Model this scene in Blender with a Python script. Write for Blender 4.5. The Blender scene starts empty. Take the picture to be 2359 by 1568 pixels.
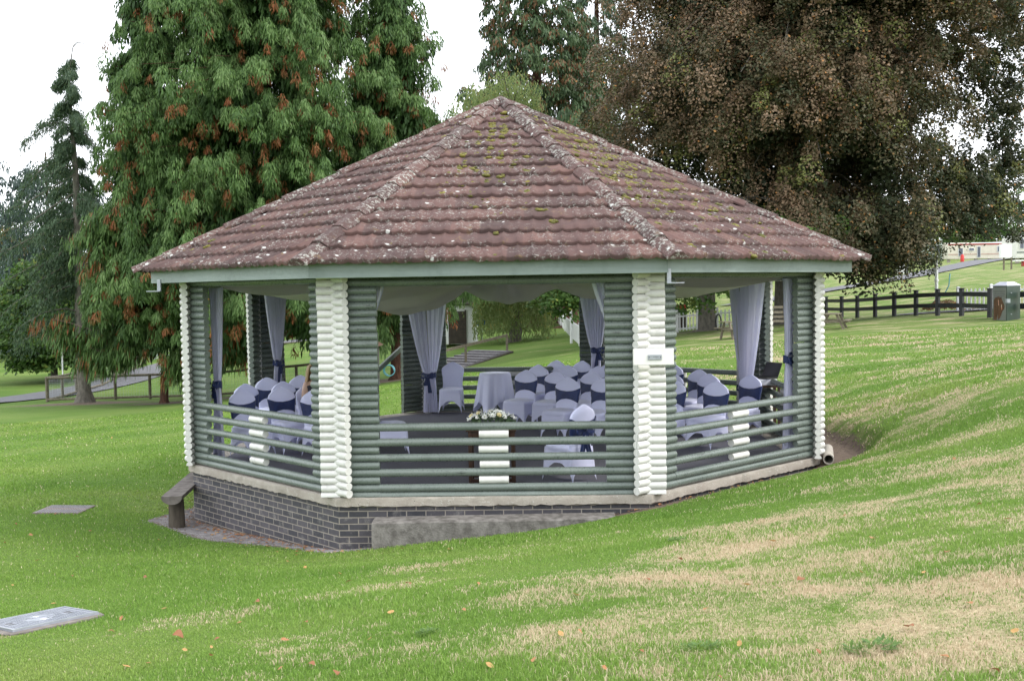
import bpy, math, random
import numpy as np
from mathutils import Vector, Matrix
random.seed(7); RNG = np.random.default_rng(11)
S = bpy.context.scene
COL = S.collection
PI = math.pi
# ------------------------------------------------------------------ camera
W, H, F = 2359.0, 1568.0, 2470.9
CAM = np.array([0.61, -16.62, 2.392])
YAW, PITCH, ROLL = math.radians(-1.6996), math.radians(-2.8067), math.radians(-0.9108)
fwd = np.array([math.sin(YAW)*math.cos(PITCH), math.cos(YAW)*math.cos(PITCH), math.sin(PITCH)])
_r = np.array([math.cos(YAW), -math.sin(YAW), 0.0]); _u = np.cross(_r, fwd)
right = _r*math.cos(ROLL) + _u*math.sin(ROLL); up = -_r*math.sin(ROLL) + _u*math.cos(ROLL)
cd = bpy.data.cameras.new('camera'); cam = bpy.data.objects.new('camera', cd); COL.objects.link(cam)
cam.matrix_world = Matrix(((right[0], up[0], -fwd[0], CAM[0]), (right[1], up[1], -fwd[1], CAM[1]), (right[2], up[2], -fwd[2], CAM[2]), (0, 0, 0, 1)))
cd.sensor_width = 36; cd.lens = F/W*36; cd.clip_end = 3000; cd.clip_start = 0.1
S.camera = cam
# ------------------------------------------------------------------ sky, sun, exposure
SUN_EL, SUN_AZ = math.radians(42), math.radians(105)     # azimuth from +Y clockwise
wd = bpy.data.worlds.new('World'); S.world = wd; wd.use_nodes = True
nt = wd.node_tree; nt.nodes.clear()
out = nt.nodes.new('ShaderNodeOutputWorld'); bg = nt.nodes.new('ShaderNodeBackground')
sky = nt.nodes.new('ShaderNodeTexSky'); sky.sky_type = 'NISHITA'; sky.sun_disc = False
sky.sun_elevation = SUN_EL; sky.sun_rotation = SUN_AZ; sky.dust_density = 3.0
tc = nt.nodes.new('ShaderNodeTexCoord'); no = nt.nodes.new('ShaderNodeTexNoise'); no.inputs['Scale'].default_value = 2.2; no.inputs['Detail'].default_value = 5
cr = nt.nodes.new('ShaderNodeValToRGB'); cr.color_ramp.elements[0].position = .3; cr.color_ramp.elements[0].color = (.80, .80, .80, 1)
cr.color_ramp.elements[1].position = .62; cr.color_ramp.elements[1].color = (1, 1, 1, 1)
cl = nt.nodes.new('ShaderNodeRGB'); cl.outputs[0].default_value = (9.6, 9.9, 10.4, 1)      # bright overcast cloud
mx = nt.nodes.new('ShaderNodeMixRGB')
nt.links.new(tc.outputs['Generated'], no.inputs['Vector']); nt.links.new(no.outputs['Fac'], cr.inputs['Fac'])
nt.links.new(cr.outputs['Color'], mx.inputs['Fac']); nt.links.new(sky.outputs['Color'], mx.inputs['Color1']); nt.links.new(cl.outputs[0], mx.inputs['Color2'])
nt.links.new(mx.outputs['Color'], bg.inputs['Color']); bg.inputs['Strength'].default_value = 0.15
nt.links.new(bg.outputs[0], out.inputs[0])
sl = bpy.data.lights.new('sun', 'SUN'); sl.energy = 1.3; sl.angle = math.radians(14); sl.color = (1, .96, .9)
so = bpy.data.objects.new('sun', sl); COL.objects.link(so)
sd = Vector((math.sin(SUN_AZ)*math.cos(SUN_EL), math.cos(SUN_AZ)*math.cos(SUN_EL), math.sin(SUN_EL)))
so.rotation_euler = sd.to_track_quat('Z', 'Y').to_euler()
S.view_settings.view_transform = 'Standard'; S.view_settings.look = 'None'; S.view_settings.exposure = 0.86; S.view_settings.gamma = 1
S.render.engine = 'CYCLES'; S.cycles.max_bounces = 8; S.cycles.diffuse_bounces = 6; S.cycles.use_denoising = True
# ------------------------------------------------------------------ geometry helpers
def at(u, v, d):
    """point of the place seen at (u, v) of the 2359x1568 survey photo, d metres away"""
    return CAM + d*(fwd + right*(u-W/2)/F - up*(v-H/2)/F)
def at_z(u, v, z):
    D = fwd + right*(u-W/2)/F - up*(v-H/2)/F
    return CAM + D*(z-CAM[2])/D[2]

class MB:
    def __init__(s): s.v = []; s.f = []; s.uv = []
    def add(s, vs, fs):
        b = len(s.v); s.v.extend([tuple(map(float, p)) for p in vs]); s.f.extend([tuple(i+b for i in f) for f in fs])
    def box(s, c, size, rz=0.0, M=None, taper=1.0):
        x, y, z = size[0]/2, size[1]/2, size[2]/2
        vs = [Vector((sx*x*(taper if sz > 0 else 1), sy*y*(taper if sz > 0 else 1), sz*z)) for sz in (-1, 1) for sy in (-1, 1) for sx in (-1, 1)]
        R = Matrix.Rotation(rz, 3, 'Z') if M is None else M
        vs = [R @ p + Vector(c) for p in vs]
        s.add(vs, [(0, 2, 3, 1), (4, 5, 7, 6), (0, 1, 5, 4), (2, 6, 7, 3), (0, 4, 6, 2), (1, 3, 7, 5)])
    def bar(s, p0, p1, w, h):
        p0, p1 = Vector(p0), Vector(p1); d = p1-p0; L = d.length; x = d/L
        z = Vector((0, 0, 1)) if abs(x.z) < .95 else Vector((0, 1, 0))
        y = z.cross(x).normalized(); z = x.cross(y)
        M = Matrix((x, y, z)).transposed()
        s.box((p0+p1)/2, (L, w, h), M=M)
    def tube(s, pts, rad, n=12, caps=True, zmin=None, ph=0.0):
        pts = [Vector(p) for p in pts]
        if not hasattr(rad, '__len__'): rad = [rad]*len(pts)
        vs = []; prev = None
        for i, p in enumerate(pts):
            t = (pts[min(i+1, len(pts)-1)]-pts[max(i-1, 0)]).normalized()
            if prev is None:
                a = Vector((0, 0, 1)) if abs(t.z) < .9 else Vector((1, 0, 0))
                x = a.cross(t).normalized()
            else: x = (prev - t*prev.dot(t)).normalized()
            prev = x; y = t.cross(x)
            for k in range(n):
                q = p + (x*math.cos(2*PI*k/n+ph) + y*math.sin(2*PI*k/n+ph))*rad[i]
                if zmin is not None and q.z < zmin: q.z = zmin
                vs.append(q)
        fs = []
        for i in range(len(pts)-1):
            for k in range(n):
                a, b = i*n+k, i*n+(k+1) % n; fs.append((a, b, b+n, a+n))
        if caps: fs.append(tuple(range(n-1, -1, -1))); fs.append(tuple((len(pts)-1)*n+k for k in range(n)))
        s.add(vs, fs)
    def grid(s, P, closed=False):
        """P: (m, n, 3) array of points"""
        m, n = P.shape[:2]; fs = []
        for i in range(m-1):
            for j in range(n-1 if not closed else n):
                fs.append((i*n+j, i*n+(j+1) % n, (i+1)*n+(j+1) % n, (i+1)*n+j))
        s.add(P.reshape(-1, 3), fs)
    def sphere(s, c, r, n=10, m=6):
        if not hasattr(r, '__len__'): r = (r, r, r)
        th = np.linspace(0, PI, m+1); ph = np.arange(n)*2*PI/n
        P = np.array([[[c[0]+r[0]*math.sin(a)*math.cos(b), c[1]+r[1]*math.sin(a)*math.sin(b), c[2]+r[2]*math.cos(a)] for b in ph] for a in th])
        s.grid(P, closed=True)
    def build(s, name, mat, parent=None, smooth=False, world=True, uv=None, bevel=0, sub=0, solid=0):
        if uv is None and s.uv: ua = np.array(s.uv); uv = lambda V_: ua
        me = bpy.data.meshes.new(name); me.from_pydata(s.v, [], s.f); me.update()
        if uv is not None:
            l = me.uv_layers.new(name='UVMap'); ar = np.empty(len(me.loops)*2, np.float32)
            vi = np.empty(len(me.loops), np.int32); me.loops.foreach_get('vertex_index', vi)
            V_ = np.array(s.v); ar = np.array(uv(V_))[vi].astype(np.float32).ravel(); l.data.foreach_set('uv', ar)
        return link(name, me, mat, parent, smooth, world, bevel, sub, solid)

def link(name, me, mat, parent=None, smooth=False, world=True, bevel=0, sub=0, solid=0):
    o = bpy.data.objects.new(name, me); COL.objects.link(o)
    if mat is not None: me.materials.append(mat)
    if smooth:
        if smooth is True or smooth == 1: me.polygons.foreach_set('use_smooth', [True]*len(me.polygons))
        else:
            me.polygons.foreach_set('use_smooth', [True]*len(me.polygons))
            try: me.set_sharp_from_angle(angle=math.radians(smooth))
            except Exception: pass
    if parent is not None:
        o.parent = parent
        if world:
            p = parent; off = Vector((0, 0, 0))
            while p is not None: off += p.location; p = p.parent
            o.location = -off
    if solid:
        m = o.modifiers.new('s', 'SOLIDIFY'); m.thickness = solid
    if bevel:
        m = o.modifiers.new('b', 'BEVEL'); m.width = bevel; m.segments = 2; m.limit_method = 'ANGLE'
    if sub:
        m = o.modifiers.new('u', 'SUBSURF'); m.levels = sub; m.render_levels = sub
    return o

def np_mesh(name, V_, Q, attrs, mat, parent=None, smooth=False, world=True):
    me = bpy.data.meshes.new(name); k = Q.shape[1]
    me.vertices.add(len(V_)); me.vertices.foreach_set('co', V_.astype(np.float32).ravel())
    me.loops.add(Q.size); me.loops.foreach_set('vertex_index', Q.astype(np.int32).ravel())
    me.polygons.add(len(Q)); me.polygons.foreach_set('loop_start', np.arange(0, Q.size, k, dtype=np.int32))
    me.update(calc_edges=True); me.validate()
    for n_, a in attrs.items():
        at_ = me.attributes.new(n_, 'FLOAT', 'POINT'); at_.data.foreach_set('value', a.astype(np.float32))
    return link(name, me, mat, parent, smooth, world)

def thing(name, label, cat, loc=(0, 0, 0), rz=0.0, group=None):
    o = bpy.data.objects.new(name, None); COL.objects.link(o); o.location = loc; o.rotation_euler = (0, 0, rz)
    o['label'] = label; o['category'] = cat
    if group: o['group'] = group
    return o
def tag(o, label, cat, group=None):
    o['label'] = label; o['category'] = cat
    if group: o['group'] = group
    return o
def kind(o, k, label=None):
    o['kind'] = k
    if label: o['label'] = label
    return o
def kids(o): return [c for c in bpy.data.objects if c.parent is o]
TREE_CACHE = {}
def copy_tree(o, parent=None, fam=None):
    c = o.copy(); COL.objects.link(c); c.parent = parent
    for ch in fam[o.name] if o.name in fam else []: copy_tree(ch, c, fam)
    return c
def family(o):
    fam = {}
    def rec(x):
        ks = kids(x)
        if ks: fam[x.name] = ks
        for k in ks: rec(k)
    rec(o); return fam
# ------------------------------------------------------------------ materials
def nodes(name):
    m = bpy.data.materials.new(name); m.use_nodes = True; t = m.node_tree; b = t.nodes['Principled BSDF']; return m, t, b
def N(t, typ, **kw):
    n = t.nodes.new(typ)
    for k, v in kw.items():
        if k in n.inputs.keys(): n.inputs[k].default_value = v
        else: setattr(n, k, v)
    return n
def ramp(t, stops, inp):
    r = t.nodes.new('ShaderNodeValToRGB'); e = r.color_ramp.elements
    while len(e) < len(stops): e.new(.5)
    for i, (p, c) in enumerate(stops): e[i].position = p; e[i].color = (*c, 1) if len(c) == 3 else c
    if inp is not None: t.links.new(inp, r.inputs['Fac'])
    return r
def mixc(t, f, a, b, mode='MIX'):
    n = t.nodes.new('ShaderNodeMixRGB'); n.blend_type = mode
    for s_, v in (('Fac', f), ('Color1', a), ('Color2', b)):
        if hasattr(v, 'is_output'): t.links.new(v, n.inputs[s_])
        elif isinstance(v, (int, float)): n.inputs[s_].default_value = v
        else: n.inputs[s_].default_value = (*v, 1)
    return n.outputs['Color']
def vcoord(t, scale=(1, 1, 1), src='Object'):
    c = t.nodes.new('ShaderNodeTexCoord'); m = t.nodes.new('ShaderNodeMapping'); m.inputs['Scale'].default_value = scale
    t.links.new(c.outputs[src], m.inputs['Vector']); return m.outputs['Vector']
def noise(t, scale, detail=4, vec=None, rough=.55, dist=0):
    n = N(t, 'ShaderNodeTexNoise'); n.inputs['Scale'].default_value = scale; n.inputs['Detail'].default_value = detail
    n.inputs['Roughness'].default_value = rough; n.inputs['Distortion'].default_value = dist
    if vec is not None: t.links.new(vec, n.inputs['Vector'])
    return n.outputs['Fac']
def bump(t, b, h, strength=.3, dist=.01):
    n = t.nodes.new('ShaderNodeBump'); n.inputs['Strength'].default_value = strength; n.inputs['Distance'].default_value = dist
    t.links.new(h, n.inputs['Height']); t.links.new(n.outputs[0], b.inputs['Normal'])
def simple(name, c1, c2=None, rough=.6, scale=8, bs=.2, bd=.005, metal=0, stretch=(1, 1, 1), lo=.35, hi=.65, spec=.5, bscale=None):
    m, t, b = nodes(name); b.inputs['Roughness'].default_value = rough; b.inputs['Metallic'].default_value = metal
    b.inputs['Specular IOR Level'].default_value = spec
    v = vcoord(t, stretch); n = noise(t, scale, 6, v)
    r = ramp(t, [(lo, c1), (hi, c2 or tuple(x*.75 for x in c1))], n); t.links.new(r.outputs[0], b.inputs['Base Color'])
    if bs: bump(t, b, noise(t, (bscale or scale*4), 4, v), bs, bd)
    return m

def foliage(name, cols, tones=None, rough=.55, trans=.3):
    """leaf material: 'rnd' picks from cols, 'tone' mixes to a second colour"""
    m, t, b = nodes(name); b.inputs['Roughness'].default_value = rough; b.inputs['Specular IOR Level'].default_value = .25
    a = N(t, 'ShaderNodeAttribute'); a.attribute_name = 'rnd'
    n = len(cols); r = ramp(t, [(i/(n-1), c) for i, c in enumerate(cols)], a.outputs['Fac']); c = r.outputs[0]
    if tones:
        a2 = N(t, 'ShaderNodeAttribute'); a2.attribute_name = 'tone'; c = mixc(t, a2.outputs['Fac'], c, tones)
    t.links.new(c, b.inputs['Base Color'])
    tr = N(t, 'ShaderNodeBsdfTranslucent'); t.links.new(c, tr.inputs['Color'])
    ms = N(t, 'ShaderNodeMixShader'); ms.inputs[0].default_value = trans
    t.links.new(b.outputs[0], ms.inputs[1]); t.links.new(tr.outputs[0], ms.inputs[2])
    t.links.new(ms.outputs[0], t.nodes['Material Output'].inputs['Surface']); return m
M = {}
def paint(name, c, c2, rough=.35, uv=True):
    m, t, b = nodes(name); v = vcoord(t); n = noise(t, 3, 5, v); n2 = noise(t, 40, 5, v)
    c_ = ramp(t, [(.3, c), (.7, c2)], n).outputs[0]
    chip = ramp(t, [(.68, (0, 0, 0)), (.72, (1, 1, 1))], noise(t, 26, 8, v, .75)).outputs[0]
    c_ = mixc(t, chip, c_, tuple(x*.45 for x in c2))
    g = vcoord(t, (1.6, 26, 1) if uv else (1, 1, 14), 'UV' if uv else 'Object'); gn = noise(t, 1.5, 6, g, .6); crk = noise(t, .55, 3, g, .55)
    c_ = mixc(t, .45, c_, ramp(t, [(.3, (.72, .74, .72)), (.65, (1.12, 1.12, 1.12))], gn).outputs[0], 'MULTIPLY')
    line = ramp(t, [(.490, (0, 0, 0)), (.496, (1, 1, 1)), (.502, (1, 1, 1)), (.508, (0, 0, 0))], crk).outputs[0]
    gate = ramp(t, [(.57, (0, 0, 0)), (.62, (1, 1, 1))], noise(t, 2.2, 3, v)).outputs[0]; line = mixc(t, 1, line, gate, 'MULTIPLY')
    if uv: c_ = mixc(t, line, c_, tuple(x*.16 for x in c2))
    grime = ramp(t, [(.52, (0, 0, 0)), (.75, (.40, .40, .40))], noise(t, 6, 7, v, .7)).outputs[0]; c_ = mixc(t, grime, c_, tuple(x*.55 for x in c2))
    t.links.new(c_, b.inputs['Base Color'])
    rr = ramp(t, [(.3, (rough-.08,)*3), (.7, (rough+.18,)*3)], n2); t.links.new(rr.outputs[0], b.inputs['Roughness'])
    bump(t, b, gn, .5, .004); return m
M['green'] = paint('green_log_paint', (.150, .176, .158), (.122, .148, .132), .27)
M['white'] = paint('cream_log_paint', (.66, .65, .62), (.60, .59, .565), .40)
M['fascia'] = paint('fascia_paint', (.225, .275, .262), (.200, .250, .238), .40, uv=False)
M['dark_soffit'] = simple('soffit_wood', (.16, .17, .12), (.12, .13, .09), .7, 6)
M['beige'] = simple('grey_pole_paint', (.42, .41, .42), (.38, .37, .38), .5, 4, .05)
M['whitepaint'] = simple('white_fence_paint', (.80, .80, .80), (.70, .71, .72), .5, 6, .1)
M['metal'] = simple('galvanised_metal', (.38, .40, .43), (.30, .32, .35), .45, 12, .1, metal=.7)
M['carpet'] = simple('charcoal_carpet', (.15, .15, .175), (.11, .11, .13), .95, 60, .5, .004, spec=.1)
M['bark'] = simple('grey_brown_bark', (.135, .10, .085), (.06, .045, .04), .9, 5, .9, .05, stretch=(3, 3, .6), spec=.1)
M['bark_red'] = simple('red_brown_bark', (.12, .065, .045), (.05, .028, .02), .9, 5, .9, .05, stretch=(3, 3, .5), spec=.1)
M['bark_grey'] = simple('smooth_grey_bark', (.17, .155, .13), (.09, .085, .07), .9, 5, .6, .03, stretch=(2, 2, .8), spec=.1)
M['twig'] = simple('pale_twig', (.20, .15, .12), (.10, .07, .05), .85, 20, .2)
M['timber'] = simple('weathered_timber', (.20, .175, .13), (.12, .105, .075), .85, 6, .5, .006, stretch=(2, 2, 2), spec=.2)
M['timber_dark'] = simple('dark_timber', (.060, .045, .035), (.035, .028, .022), .8, 6, .4, .006)
M['mahogany'] = simple('polished_brown_wood', (.055, .022, .012), (.035, .014, .008), .4, 9, .1, stretch=(1, 1, 4))
M['tarmac'] = simple('grey_tarmac', (.135, .135, .145), (.11, .11, .118), .9, 20, .4, .01, spec=.2)
M['blackwood'] = simple('black_fence_paint', (.010, .011, .013), (.018, .019, .022), .6, 5, .2)
M['black_plastic'] = simple('black_plastic', (.008, .008, .009), (.012, .012, .013), .35, 5, 0)
M['whiteplastic'] = simple('white_plastic', (.62, .63, .70), (.58, .6, .66), .4, 5, 0)
M['blue_tarp'] = simple('blue_tarpaulin', (.02, .15, .55), (.015, .1, .4), .4, 4, .8, .05)
M['red'] = simple('red_paint', (.55, .03, .02), (.4, .02, .02), .5, 5, .1)
M['hose'] = simple('teal_hose', (.10, .32, .36), (.08, .25, .3), .4, 5, 0)
M['stone'] = simple('grey_stone_chips', (.30, .28, .28), (.16, .15, .15), .9, 9, .4, spec=.2)
def concrete():
    m, t, b = nodes('lichened_concrete'); b.inputs['Roughness'].default_value = .95; v = vcoord(t)
    n1 = noise(t, 2.5, 6, v); n2 = noise(t, 38, 6, v, .7); n3 = noise(t, 9, 5, v, .7)
    c = ramp(t, [(.3, (.27, .235, .20)), (.55, (.36, .325, .28)), (.75, (.24, .215, .18))], n1).outputs[0]
    lich = ramp(t, [(.56, (0, 0, 0)), (.62, (1, 1, 1))], n2).outputs[0]; msk = ramp(t, [(.45, (0, 0, 0)), (.6, (.9, .9, .9))], n3).outputs[0]
    lm = mixc(t, 1.0, lich, msk, 'MULTIPLY'); c = mixc(t, lm, c, (.50, .49, .45))
    dk = ramp(t, [(.30, (1, 1, 1)), (.36, (0, 0, 0))], noise(t, 14, 6, v, .7)).outputs[0]; c = mixc(t, dk, c, (.12, .105, .09))
    t.links.new(c, b.inputs['Base Color']); bump(t, b, n2, .8, .012); return m
M['concrete'] = concrete()
def brick():
    m, t, b = nodes('dark_engineering_brick'); b.inputs['Roughness'].default_value = .75
    v = vcoord(t, src='UV'); k = N(t, 'ShaderNodeTexBrick'); t.links.new(v, k.inputs['Vector'])
    k.inputs['Scale'].default_value = 1; k.inputs['Brick Width'].default_value = .225; k.inputs['Row Height'].default_value = .075
    k.inputs['Mortar Size'].default_value = .0065; k.inputs['Mortar Smooth'].default_value = .15; k.inputs['Bias'].default_value = -.1
    k.inputs['Color1'].default_value = (.040, .040, .048, 1); k.inputs['Color2'].default_value = (.085, .078, .088, 1); k.inputs['Mortar'].default_value = (.27, .24, .205, 1)
    v2 = vcoord(t); n = noise(t, 16, 6, v2, .7); st = ramp(t, [(.54, (0, 0, 0)), (.68, (.42, .42, .42))], noise(t, 7, 9, v2, .72)).outputs[0]
    c = mixc(t, st, k.outputs['Color'], (.33, .31, .28)); c = mixc(t, .35, c, ramp(t, [(.3, (.5, .5, .5)), (.7, (1.3, 1.3, 1.3))], n).outputs[0], 'MULTIPLY')
    t.links.new(c, b.inputs['Base Color'])
    inv = N(t, 'ShaderNodeMath'); inv.operation = 'SUBTRACT'; inv.inputs[0].default_value = 1; t.links.new(k.outputs['Fac'], inv.inputs[1])
    bump(t, b, inv.outputs[0], .7, .008); return m
M['brick'] = brick()
def tile_mat(name, lich):
    m, t, b = nodes(name); b.inputs['Roughness'].default_value = .9; b.inputs['Specular IOR Level'].default_value = .25
    v = vcoord(t); a = N(t, 'ShaderNodeAttribute'); a.attribute_name = 'rnd'
    c = ramp(t, [(0, (.067, .0435, .041)), (.5, (.092, .0555, .051)), (1, (.124, .0715, .0625))], a.outputs['Fac']).outputs[0]
    c = mixc(t, .55, c, ramp(t, [(.3, (.62, .62, .64)), (.7, (1.25, 1.2, 1.15))], noise(t, 7, 8, v, .7)).outputs[0], 'MULTIPLY')
    # lichen: pale round crusts and a fine grey scatter, mostly where 'tone' is high
    vo = N(t, 'ShaderNodeTexVoronoi'); vo.inputs['Scale'].default_value = 5.5; t.links.new(v, vo.inputs['Vector'])
    d1 = mixc(t, .12, vo.outputs['Distance'], noise(t, 60, 4, v))
    spot = ramp(t, [(.16, (1, 1, 1)), (.20, (0, 0, 0))], d1).outputs[0]
    gate = ramp(t, [(.50, (0, 0, 0)), (.53, (1, 1, 1))], N(t, 'ShaderNodeSeparateColor').outputs[0]).outputs[0]
    sep = t.nodes[-1] if False else [n for n in t.nodes if n.bl_idname == 'ShaderNodeSeparateColor'][0]; t.links.new(vo.outputs['Color'], sep.inputs[0])
    sp = mixc(t, 1, spot, gate, 'MULTIPLY')
    fine = ramp(t, [(.60-lich*.12, (0, 0, 0)), (.66-lich*.10, (1, 1, 1))], noise(t, 22, 9, v, .78)).outputs[0]
    broad = ramp(t, [(.50-lich*.22, (0, 0, 0)), (.66-lich*.22, (1, 1, 1))], noise(t, 1.7, 4, v)).outputs[0]
    f = mixc(t, 1, fine, broad, 'MULTIPLY')
    yel = ramp(t, [(.60, (0, 0, 0)), (.72, (.6, .6, .6))], noise(t, 5, 6, v, .7)).outputs[0]
    c = mixc(t, yel, c, (.19, .135, .055)); c = mixc(t, f, c, (.31, .31, .28)); c = mixc(t, sp, c, (.42, .42, .40))
    t.links.new(c, b.inputs['Base Color']); bump(t, b, noise(t, 45, 6, v, .7), .6, .006); return m
M['tile'] = tile_mat('roof_tile', .45); M['ridge'] = tile_mat('hip_tile', .75)
def cloth(name, c, c2, trans=.15, rough=.75, bsc=3, bs=.25):
    m, t, b = nodes(name); b.inputs['Roughness'].default_value = rough; b.inputs['Specular IOR Level'].default_value = .3
    b.inputs['Sheen Weight'].default_value = .25
    v = vcoord(t); cc = ramp(t, [(.35, c), (.65, c2)], noise(t, bsc, 3, v)).outputs[0]; t.links.new(cc, b.inputs['Base Color'])
    bump(t, b, noise(t, bsc*2.5, 3, v), bs, .01)
    tr = N(t, 'ShaderNodeBsdfTranslucent'); t.links.new(cc, tr.inputs['Color']); ms = N(t, 'ShaderNodeMixShader'); ms.inputs[0].default_value = trans
    t.links.new(b.outputs[0], ms.inputs[1]); t.links.new(tr.outputs[0], ms.inputs[2]); t.links.new(ms.outputs[0], t.nodes['Material Output'].inputs['Surface']); return m
M['spandex'] = cloth('white_stretch_cover', (.76, .78, 1.0), (.74, .76, .99), .12, .55, 5, .3)
M['voile'] = cloth('white_voile', (.80, .80, .96), (.76, .77, .94), .35, .8, 4, .2)
M['drape'] = cloth('cream_ceiling_cloth', (.94, .89, .80), (.91, .86, .77), .45, .85, 2, .2)
M['satin'] = cloth('navy_satin', (.012, .022, .085), (.018, .034, .125), .02, .38, 9, .6)
M['moss'] = foliage('moss_green', [(.050, .050, .012), (.105, .098, .018), (.17, .145, .026)], trans=.0)
# foliage
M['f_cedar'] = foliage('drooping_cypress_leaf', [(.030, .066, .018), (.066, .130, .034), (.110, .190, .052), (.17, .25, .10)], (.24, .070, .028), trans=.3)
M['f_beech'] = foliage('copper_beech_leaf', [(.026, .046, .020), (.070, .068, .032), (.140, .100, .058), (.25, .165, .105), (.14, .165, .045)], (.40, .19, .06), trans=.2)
M['f_fir'] = foliage('dark_conifer_needles', [(.026, .052, .028), (.050, .090, .046), (.085, .135, .072)], (.085, .115, .035), trans=.15)
M['f_blue'] = foliage('bluish_conifer_needles', [(.022, .042, .036), (.040, .066, .056), (.070, .10, .085)], trans=.15)
M['f_seq'] = foliage('redwood_needles', [(.028, .052, .022), (.052, .092, .036), (.085, .130, .050)], (.15, .062, .025), trans=.2)
M['f_willow'] = foliage('willow_leaf', [(.12, .17, .05), (.20, .26, .09), (.28, .33, .15)], (.32, .28, .09), trans=.6)
M['f_broad'] = foliage('broad_green_leaf', [(.028, .065, .014), (.055, .115, .022), (.095, .165, .032)], (.18, .20, .03), trans=.35)
M['f_yellow'] = foliage('yellowing_leaf', [(.075, .085, .022), (.13, .125, .028), (.19, .145, .035)], (.24, .12, .03), trans=.35)
M['f_weed'] = foliage('weed_leaf', [(.06, .13, .03), (.10, .18, .045), (.15, .23, .07)], trans=.35)
M['leaf_or'] = foliage('dry_orange_leaf', [(.22, .09, .045), (.34, .16, .075), (.42, .26, .10)], trans=.2)
# ------------------------------------------------------------------ octagon of the pavilion
RW = 4.68; LP = .088; LR = .0444; Z0 = .0996; RS = 4.758
def V8(k, R):
    a = math.radians(-157.5+45*(k % 8)); return np.array([R*math.cos(a), R*math.sin(a)])
def octdist(x, y):
    """signed distance (approx) outside the octagon with vertex radius RS"""
    a = np.arctan2(y, x); r = np.hypot(x, y); w = np.round((a-0)/(PI/4))*(PI/4); return r*np.cos(a-w) - RS*math.cos(PI/8)
# ------------------------------------------------------------------ ground
def zof(u, v, d): p = at(u, v, d); return (p[0], p[1], p[2])
def wp(k, R, z, f=0.0):
    a, b = V8(k, R), V8(k+1, R); p = a*(1-f)+b*f; return (p[0], p[1], z)
CP = [(.6, -16.6, .76), zof(1180, 1568, 4.9), zof(2359, 1568, 4.3), zof(0, 1568, 6.3), (8, -16, 1.35), (-8, -16, -.25), (0.6, -24, 1.2), (12, -24, 1.9), (-12, -24, -.5),
      zof(778, 1268, 12.5), (-4.55, -1.95, -1.05+.28), zof(1530, 1163, 12.3), zof(1892, 1072, 14.9), zof(1430, 1190, 12.0),
      zof(148, 1174, 15.5), zof(100, 1435, 8.0), zof(2340, 1150, 8.2),
      (3.15, -3.35, -.055), (2.4, -4.2, -.075), (4.55, -1.95, -.10), (4.9, 1.9, -.02), (2.2, 5.0, -.35), (-2.2, 5.0, -.75), (-4.7, 2.0, -.95),
      zof(1960, 972, 17.0), zof(2250, 900, 15.0), zof(2359, 850, 17.5), zof(2100, 830, 24),
      zof(103, 928, 47), zof(420, 920, 46), zof(190, 928, 45), zof(30, 1010, 30), zof(300, 1000, 27), zof(0, 930, 47), zof(675, 905, 44), zof(905, 878, 45),
      zof(1160, 817, 50), zof(1075, 841, 49), zof(1336, 797, 50), zof(1060, 788, 66), zof(1250, 748, 85), zof(1640, 760, 50), zof(1800, 748, 54),
      zof(2280, 729, 43), zof(2090, 727, 50), zof(1905, 729, 62), zof(2359, 735, 41), zof(2200, 716, 53), zof(2150, 692, 66), zof(2250, 640, 85), zof(1950, 655, 105), zof(2290, 598, 140), zof(2240, 610, 158), zof(2359, 598, 135),
      zof(0, 800, 95), zof(300, 790, 110), zof(800, 770, 110), zof(1500, 700, 110), zof(2050, 612, 170), zof(2359, 560, 260), zof(700, 850, 62), zof(1330, 850, 28), zof(1210, 845, 36),
      (-250, 200, -2), (-300, -60, -4), (300, -60, 8), (260, 300, 12), (0, 350, 3), (-120, 380, 0), (0, -150, 3), (150, 60, 8), (-100, 60, -4)]
CPa = np.array(CP); SC = 30.0
def _phi(r): r = np.maximum(r, 1e-9); return r*r*np.log(r)
_X = CPa[:, :2]/SC; _n = len(_X)
_A = np.zeros((_n+3, _n+3)); _A[:_n, :_n] = _phi(np.hypot(_X[:, None, 0]-_X[None, :, 0], _X[:, None, 1]-_X[None, :, 1])) + np.eye(_n)*.0015
_A[:_n, _n] = 1; _A[:_n, _n+1:] = _X; _A[_n, :_n] = 1; _A[_n+1:, :_n] = _X.T
_w = np.linalg.solve(_A, np.concatenate([CPa[:, 2], [0, 0, 0]]))
def hbase(x, y):
    x = np.asarray(x, float); y = np.asarray(y, float); sh = x.shape; xf, yf = x.ravel()/SC, y.ravel()/SC
    o = np.empty(len(xf))
    for i in range(0, len(xf), 20000):
        a, b = xf[i:i+20000], yf[i:i+20000]
        o[i:i+20000] = _phi(np.hypot(a[:, None]-_X[None, :, 0], b[:, None]-_X[None, :, 1])) @ _w[:_n] + _w[_n] + _w[_n+1]*a + _w[_n+2]*b
    return o.reshape(sh)
def sstep(a, b, x): t = np.clip((x-a)/(b-a), 0, 1); return t*t*(3-2*t)
def bank_w(x, y):
    """width of the bare strip round the pavilion by direction"""
    a = np.degrees(np.arctan2(y, x))
    w = np.full(np.shape(a), .12)
    def bumpw(c, s, v): return v*np.exp(-((a-c)/s)**2)
    w = w + bumpw(-140, 13, .42) + bumpw(-158, 9, .28) + bumpw(-52, 14, .10) + bumpw(-10, 13, .60) + bumpw(12, 15, .42)
    return w
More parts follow.
